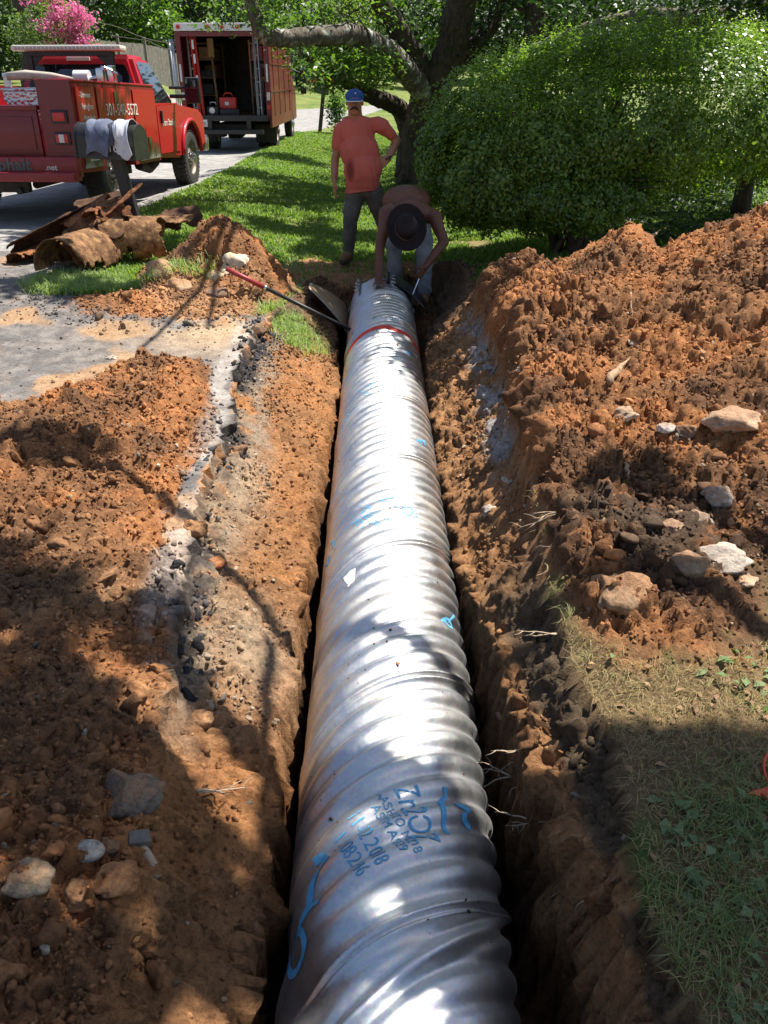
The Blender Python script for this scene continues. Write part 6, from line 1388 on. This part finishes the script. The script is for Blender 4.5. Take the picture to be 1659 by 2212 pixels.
# dark trees behind the shrub on the right
simple_tree('dark_tree', 'slender dark tree at the right edge beyond the shrub', 4.9, 11.6, 4.5, .13, [(0, 0, 3.3, 1.6, 1.4, 1.2), (.6, .3, 2.4, 1.0, 1., .6)], M_leafD, M_bark, .09, 5000)
simple_tree('dark_tree', 'second stem standing straight behind the shrub beside the big tree', 2.45, 15.5, 6, .24, [(0, 0, 4.2, 2.2, 1.6, 1.4), (1.5, 1, 3.2, 1.6, 1.2, 1.2)], M_leafD, M_bark, .11, 6000)
lm = MB(); limb_tube(lm, [TP(1130, 130, 14), TP(1200, 100, 13.6), TP(1290, 60, 13.2), TP(1400, 35, 13), TP(1520, 40, 13), TP(1650, 10, 13)], .16, .09, 12); o = lm.build('heavy_limb', M_lichen, tr, smooth=True)
for i, (x, y, H) in enumerate([(4.5, 20, 7), (8.5, 19, 7), (13, 24, 9), (7, 27, 9), (18, 30, 10), (3.2, 25, 7.5), (12, 16, 6)]):
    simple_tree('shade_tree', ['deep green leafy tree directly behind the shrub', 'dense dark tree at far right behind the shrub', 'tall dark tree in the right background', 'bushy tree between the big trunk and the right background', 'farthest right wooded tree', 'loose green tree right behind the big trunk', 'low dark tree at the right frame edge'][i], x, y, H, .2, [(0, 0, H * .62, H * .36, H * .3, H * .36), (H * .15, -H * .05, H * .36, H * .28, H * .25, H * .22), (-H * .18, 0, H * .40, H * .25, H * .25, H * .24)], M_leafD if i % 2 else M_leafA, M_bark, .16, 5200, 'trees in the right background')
# left background: pine trunk, crape myrtle, evergreen mass
pz = hz(-20, 44)
simple_tree('pine_tree', 'tall pine with a thick straight trunk at the upper left behind the pickup', -14.7, 38, 11, .42, [(-2, 0, 7, 3, 2.5, 1.4), (2.5, 0, 8, 3, 2.5, 1.2)], M_conif, M_pine, .22, 3500, trunk_top=10)
lj = [('bushy dark evergreen at the far upper left corner', -19.5, 44, 6, M_conif), ('dark green tree filling the gap left of the pine trunk', -24, 52, 8, M_conif), ('dark evergreen right behind the pink blossom tree', -20, 60, 9, M_conif), ('mid green bushy tree right of the pink blossom tree', -15.6, 60, 6.5, M_leafA), ('dark broad tree above the wooden fence', -13.5, 66, 9, M_conif), ('dense dark tree left of the box truck roof', -10.5, 68, 10, M_conif), ('tall evergreen seen over the box truck roof', -7, 74, 10, M_conif), ('yellow-green tree behind the horizontal branch', -3.0, 82, 8, M_leafY), ('green tree beyond the far lawn at the middle', 3, 86, 9, M_leafA), ('dark green tree beyond the far lawn right of the big trunk', 10, 80, 10, M_conif), ('light green tree left of the pink blossom tree', -19.5, 52, 5.5, M_leafY)]
for i, (lab, x, y, H, lm_) in enumerate(lj):
    simple_tree('background_tree', lab, x, y, H, .25, [(0, 0, H * .60, H * .40, H * .35, H * .42), (H * .2, -H * .1, H * .30, H * .34, H * .3, H * .28), (-H * .22, 0, H * .33, H * .34, H * .3, H * .3)], lm_, M_pine, .26, 6500, 'trees beyond the road')
cm = simple_tree('crape_myrtle', 'crape myrtle tree covered in pink blossom above the pickup roof', -10.9, 31, 4.2, .10, [(0, 0, 2.9, 1.5, 1.2, 1.0), (.8, 0, 2.2, .9, .9, .7), (-1.0, 0, 2.9, .9, .8, .7)], leaf_mat('myrtle_leaf', (.06, .12, .03), (.16, .22, .07), .5, .4), M_pine, .10, 5200)
PK = []
for k in range(44): c = np.array([random.gauss(.35, .55), random.uniform(-1.1, .1), 3.0 + random.gauss(0, .45)]); c[0] += (3.4 - c[2]) * .35; PK.append(c + rng.normal(size=(85, 3)) * np.array([.13, .13, .10]))
leaf_cloud('blossom', np.concatenate(PK), .09, M_pink, cm, .8, .3)
# far woods closing the view
P = np.stack([rng.uniform(-75, 75, 60000), 98 + 10 * rng.random(60000), 14 * rng.random(60000) ** 1.0], -1); P[:, 2] += .047 * 40 + 1.5 * fbm(P[:, 0], P[:, 2], .2, 2, 5)
o = leaf_cloud('far_woods', P, 1.0, M_conif, None, .7, .2); tag(o, 'dark mass of far woods closing the view behind everything', 'woods', kind='stuff')
# ivy bed / dark ground cover right of the shrub
x = rng.uniform(2.2, 8, 9000); y = rng.uniform(9.2, 14, 9000); P = np.stack([x, y, height(x, y) + .05 * rng.random(9000)], -1)
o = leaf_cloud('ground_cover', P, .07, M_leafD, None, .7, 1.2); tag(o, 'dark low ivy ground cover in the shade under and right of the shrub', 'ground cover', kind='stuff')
# young shrub by the far mailbox
sxp = G(728, 285, .06); t = empty('small_shrub', (sxp.x, sxp.y, hz(sxp.x, sxp.y)), 0, 'small upright leafy shrub beside the distant mailbox', 'shrub')
P, d = blob_points(900, (0, 0, .8), (.42, .4, .75), .2, 5, .3); leaf_cloud('crown', P, .11, M_leafA, t, .55, .3); mb = MB()
for k in range(5): mb.tube([(0, 0, 0), (random.uniform(-.15, .15), 0, .5), (random.uniform(-.3, .3), random.uniform(-.2, .2), 1.3)], [.02, .015, .006], 6)
mb.build('stems', M_bark, t, smooth=True)
# ------------------------------------------------------------------ fence, house, wires
f0, f1 = D(262, 176, 45), D(420, 182, 52)
fe_ = empty('wooden_fence', (f0.x, f0.y, 0), 0, 'weathered grey board fence with capped posts across the far left lawn', 'fence'); M_fence = mat('weathered_fence_wood', (.13, .115, .09), (.22, .20, .16), 7, .9, bmp=.4)
dv = Vector((f1.x - f0.x, f1.y - f0.y, 0)); Lf = dv.length; dv.normalize(); H0 = 1.75
mb = MB(); mb2 = MB(); npk = int((Lf + 8) / .15)
for k in range(npk):
    s = -7 + k * .15; x, y = f0.x + dv.x * s, f0.y + dv.y * s; z = hz(x, y); A = frame((x - f0.x, y - f0.y, z), dv, (0, 0, 1)); mb.box((0, H0 / 2, random.uniform(-.004, .004)), (.138, H0 + random.uniform(-.03, .03), .02), A)
mb.build('boards', M_fence, fe_)
for k in range(int((Lf + 8) / 2.4) + 1):
    s = -7 + k * 2.4; x, y = f0.x + dv.x * s, f0.y + dv.y * s; z = hz(x, y); mb = MB(); mb.box((x - f0.x, y - f0.y - .06, z + .95), (.12, .12, 1.95)); mb.sphere((x - f0.x, y - f0.y - .06, z + 2.0), .09, sub=2); mb.build('post', M_fence, fe_)
for (a, b_, lab) in [((255, 58), (410, 92), 'upper thin utility wire crossing above the wooden fence'), ((320, 88), (410, 100), 'lower thin utility wire crossing above the wooden fence')]:
    A, B_ = D(*a, 48), D(*b_, 42); pts_ = [A.lerp(B_, t) - Vector((0, 0, .25 * math.sin(math.pi * min(1, max(0, t)))) ) for t in np.linspace(-1.2, 1.6, 24)]; mb = MB(); mb.tube(pts_, .018, 5); o = mb.build('utility_wire', M_rim, smooth=True); tag(o, lab, 'wire')
hp_ = D(640, 168, 84); hs = empty('white_house', (hp_.x, 84, hz(hp_.x, 84)), 0, 'white walled house with grey roof half hidden by leaves beyond the far lawn', 'house')
mb = MB(); mb.box((.8, 3, 1.7), (7, 6, 3.6)); wl_ = mb.build('wall', mat('pale_siding', (.50, .52, .54), (.60, .62, .64), 3, .8), hs)
mb = MB(); mb.prism([(-3.2, 3.5), (4.8, 3.5), (.8, 5.4)], -.4, 6.4, 'y'); mb.build('roof', mat('grey_shingle', (.12, .12, .13), (.2, .2, .2), 8, .9), hs)
mb = MB(); mb.box((1.6, -.03, 1.3), (2.6, .06, 2.2)); mb.build('garage_door', M_white, hs)
P, d = blob_points(500, (0, 0, .35), (1.3, .6, .35), .2, 3, .2); q = D(700, 166, 78); t = leaf_cloud('flower_bed', P, .16, M_redfl, None, .8, .4); t.location = (q.x, 78, hz(q.x, 78)); tag(t, 'patch of bright red flowers beyond the far lawn', 'flowers', kind='stuff')
# ------------------------------------------------------------------ overhanging boughs that shade the site (outside the frame, above)
sh_t = empty('overhanging_tree', (5.6, 2.3, hz(5.6, 2.3)), 0, 'leafy tree outside the right of the photo whose boughs shade the trench', 'tree'); so_ = sh_t.location.copy()
mb = MB(); bs = Vector((5.6, 2.3, hz(5.6, 2.3)))
limb_tube(mb, [bs, bs + Vector((.1, .1, 2)), bs + Vector((-.1, .2, 4)), bs + Vector((-.2, .3, 7.5))], .28, .14, 12)
shade = MB(); SP = []
def cast(p, h): p = Vector(p); return p + SUN * ((h - p.z) / SUN.z)
def bough(u0, v0, u1, v1, h, r_, n, z0=0.):
    """a leafy bough at height h whose shadow runs between two points of the ground"""
    a, b_ = cast(G(u0, v0, z0), h), cast(G(u1, v1, z0), h); lst = []
    for k in range(n): t = random.random(); c = a.lerp(b_, t) + Vector((random.gauss(0, r_), random.gauss(0, r_), random.gauss(0, .08))); cs = .03 + .42 * r_; SP.append(np.array(c) + rng.normal(size=(60, 3)) * np.array([cs, cs, .06]))
    return a, b_
# (ground start, ground end, height of the bough, spread, leaf groups)
B = [((-60, 1270), (110, 1400), 5.0, .06, 14), ((-60, 1610), (330, 1790), 5.2, .075, 46), ((-40, 1740), (250, 1830), 5.3, .06, 22), ((300, 1700), (590, 1870), 5.4, .045, 32), ((-40, 1500), (70, 1550), 5.1, .04, 7), ((-40, 2190), (230, 2200), 5.0, .06, 20), ((300, 1330), (400, 1420), 5.0, .03, 8), ((0, 1020), (200, 1050), 4.6, .05, 12),
     ((1180, 1665), (1720, 1655), 5.0, .012, 24), ((1480, 1860), (1720, 1870), 5.1, .03, 16), ((1230, 1760), (1310, 1960), 5.0, .04, 14), ((1330, 2010), (1720, 1960), 5.2, .06, 22), ((1240, 2120), (1700, 2140), 5.3, .08, 44), ((640, 2150), (900, 2190), 5.0, .03, 8), ((990, 1560), (1040, 1900), 5.1, .03, 10), ((690, 1560), (820, 1580), 5.0, .02, 4), ((700, 1730), (840, 1700), 5, .03, 5), ((1250, 1150), (1380, 1120), 4.8, .05, 10)]
for (a, b_, h, r_, n) in B:
    A, B2 = bough(*a, *b_, h, r_, n); limb_tube(mb, [bs + Vector((-.1, .2, 3.6 + .1 * h)), (bs + Vector((0, 0, h))).lerp((A + B2) / 2, .6) + Vector((0, 0, .3)), (A + B2) / 2, A], .07, .02, 8, 4)
# bare limbs drawing the long thin shadows on the left bank
for pa in ([(600, 1340, -.2), (598, 1560, -.2), (590, 1760, -.2), (560, 1990, -.1)], [(470, 500, .3), (430, 640, .1), (300, 760, 0)], [(520, 520, .3), (455, 620, .1), (445, 720, 0)]):
    q = [cast(G(u, v, z), 4.4) for u, v, z in pa]; limb_tube(mb, q, .035, .02, 8, 4)
tr_ = mb.build('trunk', M_bark, sh_t, smooth=True); tr_.location = -so_
leaf_cloud('crown', np.concatenate(SP) - np.array(so_), .075, M_leafA, sh_t, .6, .6)
# second tree shading the lawn and the men
s2 = empty('overhanging_tree', (7.5, 13, hz(7.5, 13)), 0, 'leafy tree outside the right of the photo that shades the lawn and the shrub', 'tree'); SP = []; so2 = s2.location.copy()
mb = MB(); bs = so2.copy(); limb_tube(mb, [bs, bs + Vector((0, 0, 3)), bs + Vector((-.3, 0, 8))], .35, .16, 12)
B = [((430, 560), (720, 600), 5.5, .28, 60, -.1), ((560, 480), (880, 490), 6.0, .20, 50, 0), ((480, 385), (720, 400), 6.0, .28, 44, 0), ((560, 345), (700, 352), 6.3, .35, 30, 0), ((820, 420), (1000, 560), 5.6, .22, 60, .5), ((700, 500), (800, 640), 5.2, .14, 22, 0), ((1000, 600), (1250, 560), 5.2, .25, 60, 0), ((1250, 520), (1700, 500), 6.2, .3, 40, .5), ((760, 250), (800, 300), 6.0, .15, 8, 1.2), ((60, 500), (430, 430), 6.5, .30, 34, .2), ((30, 620), (300, 640), 6.0, .12, 10, .1)]
for (a, b_, h, r_, n, z0) in B:
    A, B2 = bough(*a, *b_, h, r_, n, z0); limb_tube(mb, [bs + Vector((-.1, 0, 3 + .2 * h)), (A + B2) / 2 + Vector((.5, 0, .4)), A], .08, .02, 8, 4)
tr_ = mb.build('trunk', M_bark, s2, smooth=True); tr_.location = -so2
leaf_cloud('crown', np.concatenate(SP) - np.array(so2), .13, M_leafA, s2, .6, .6)
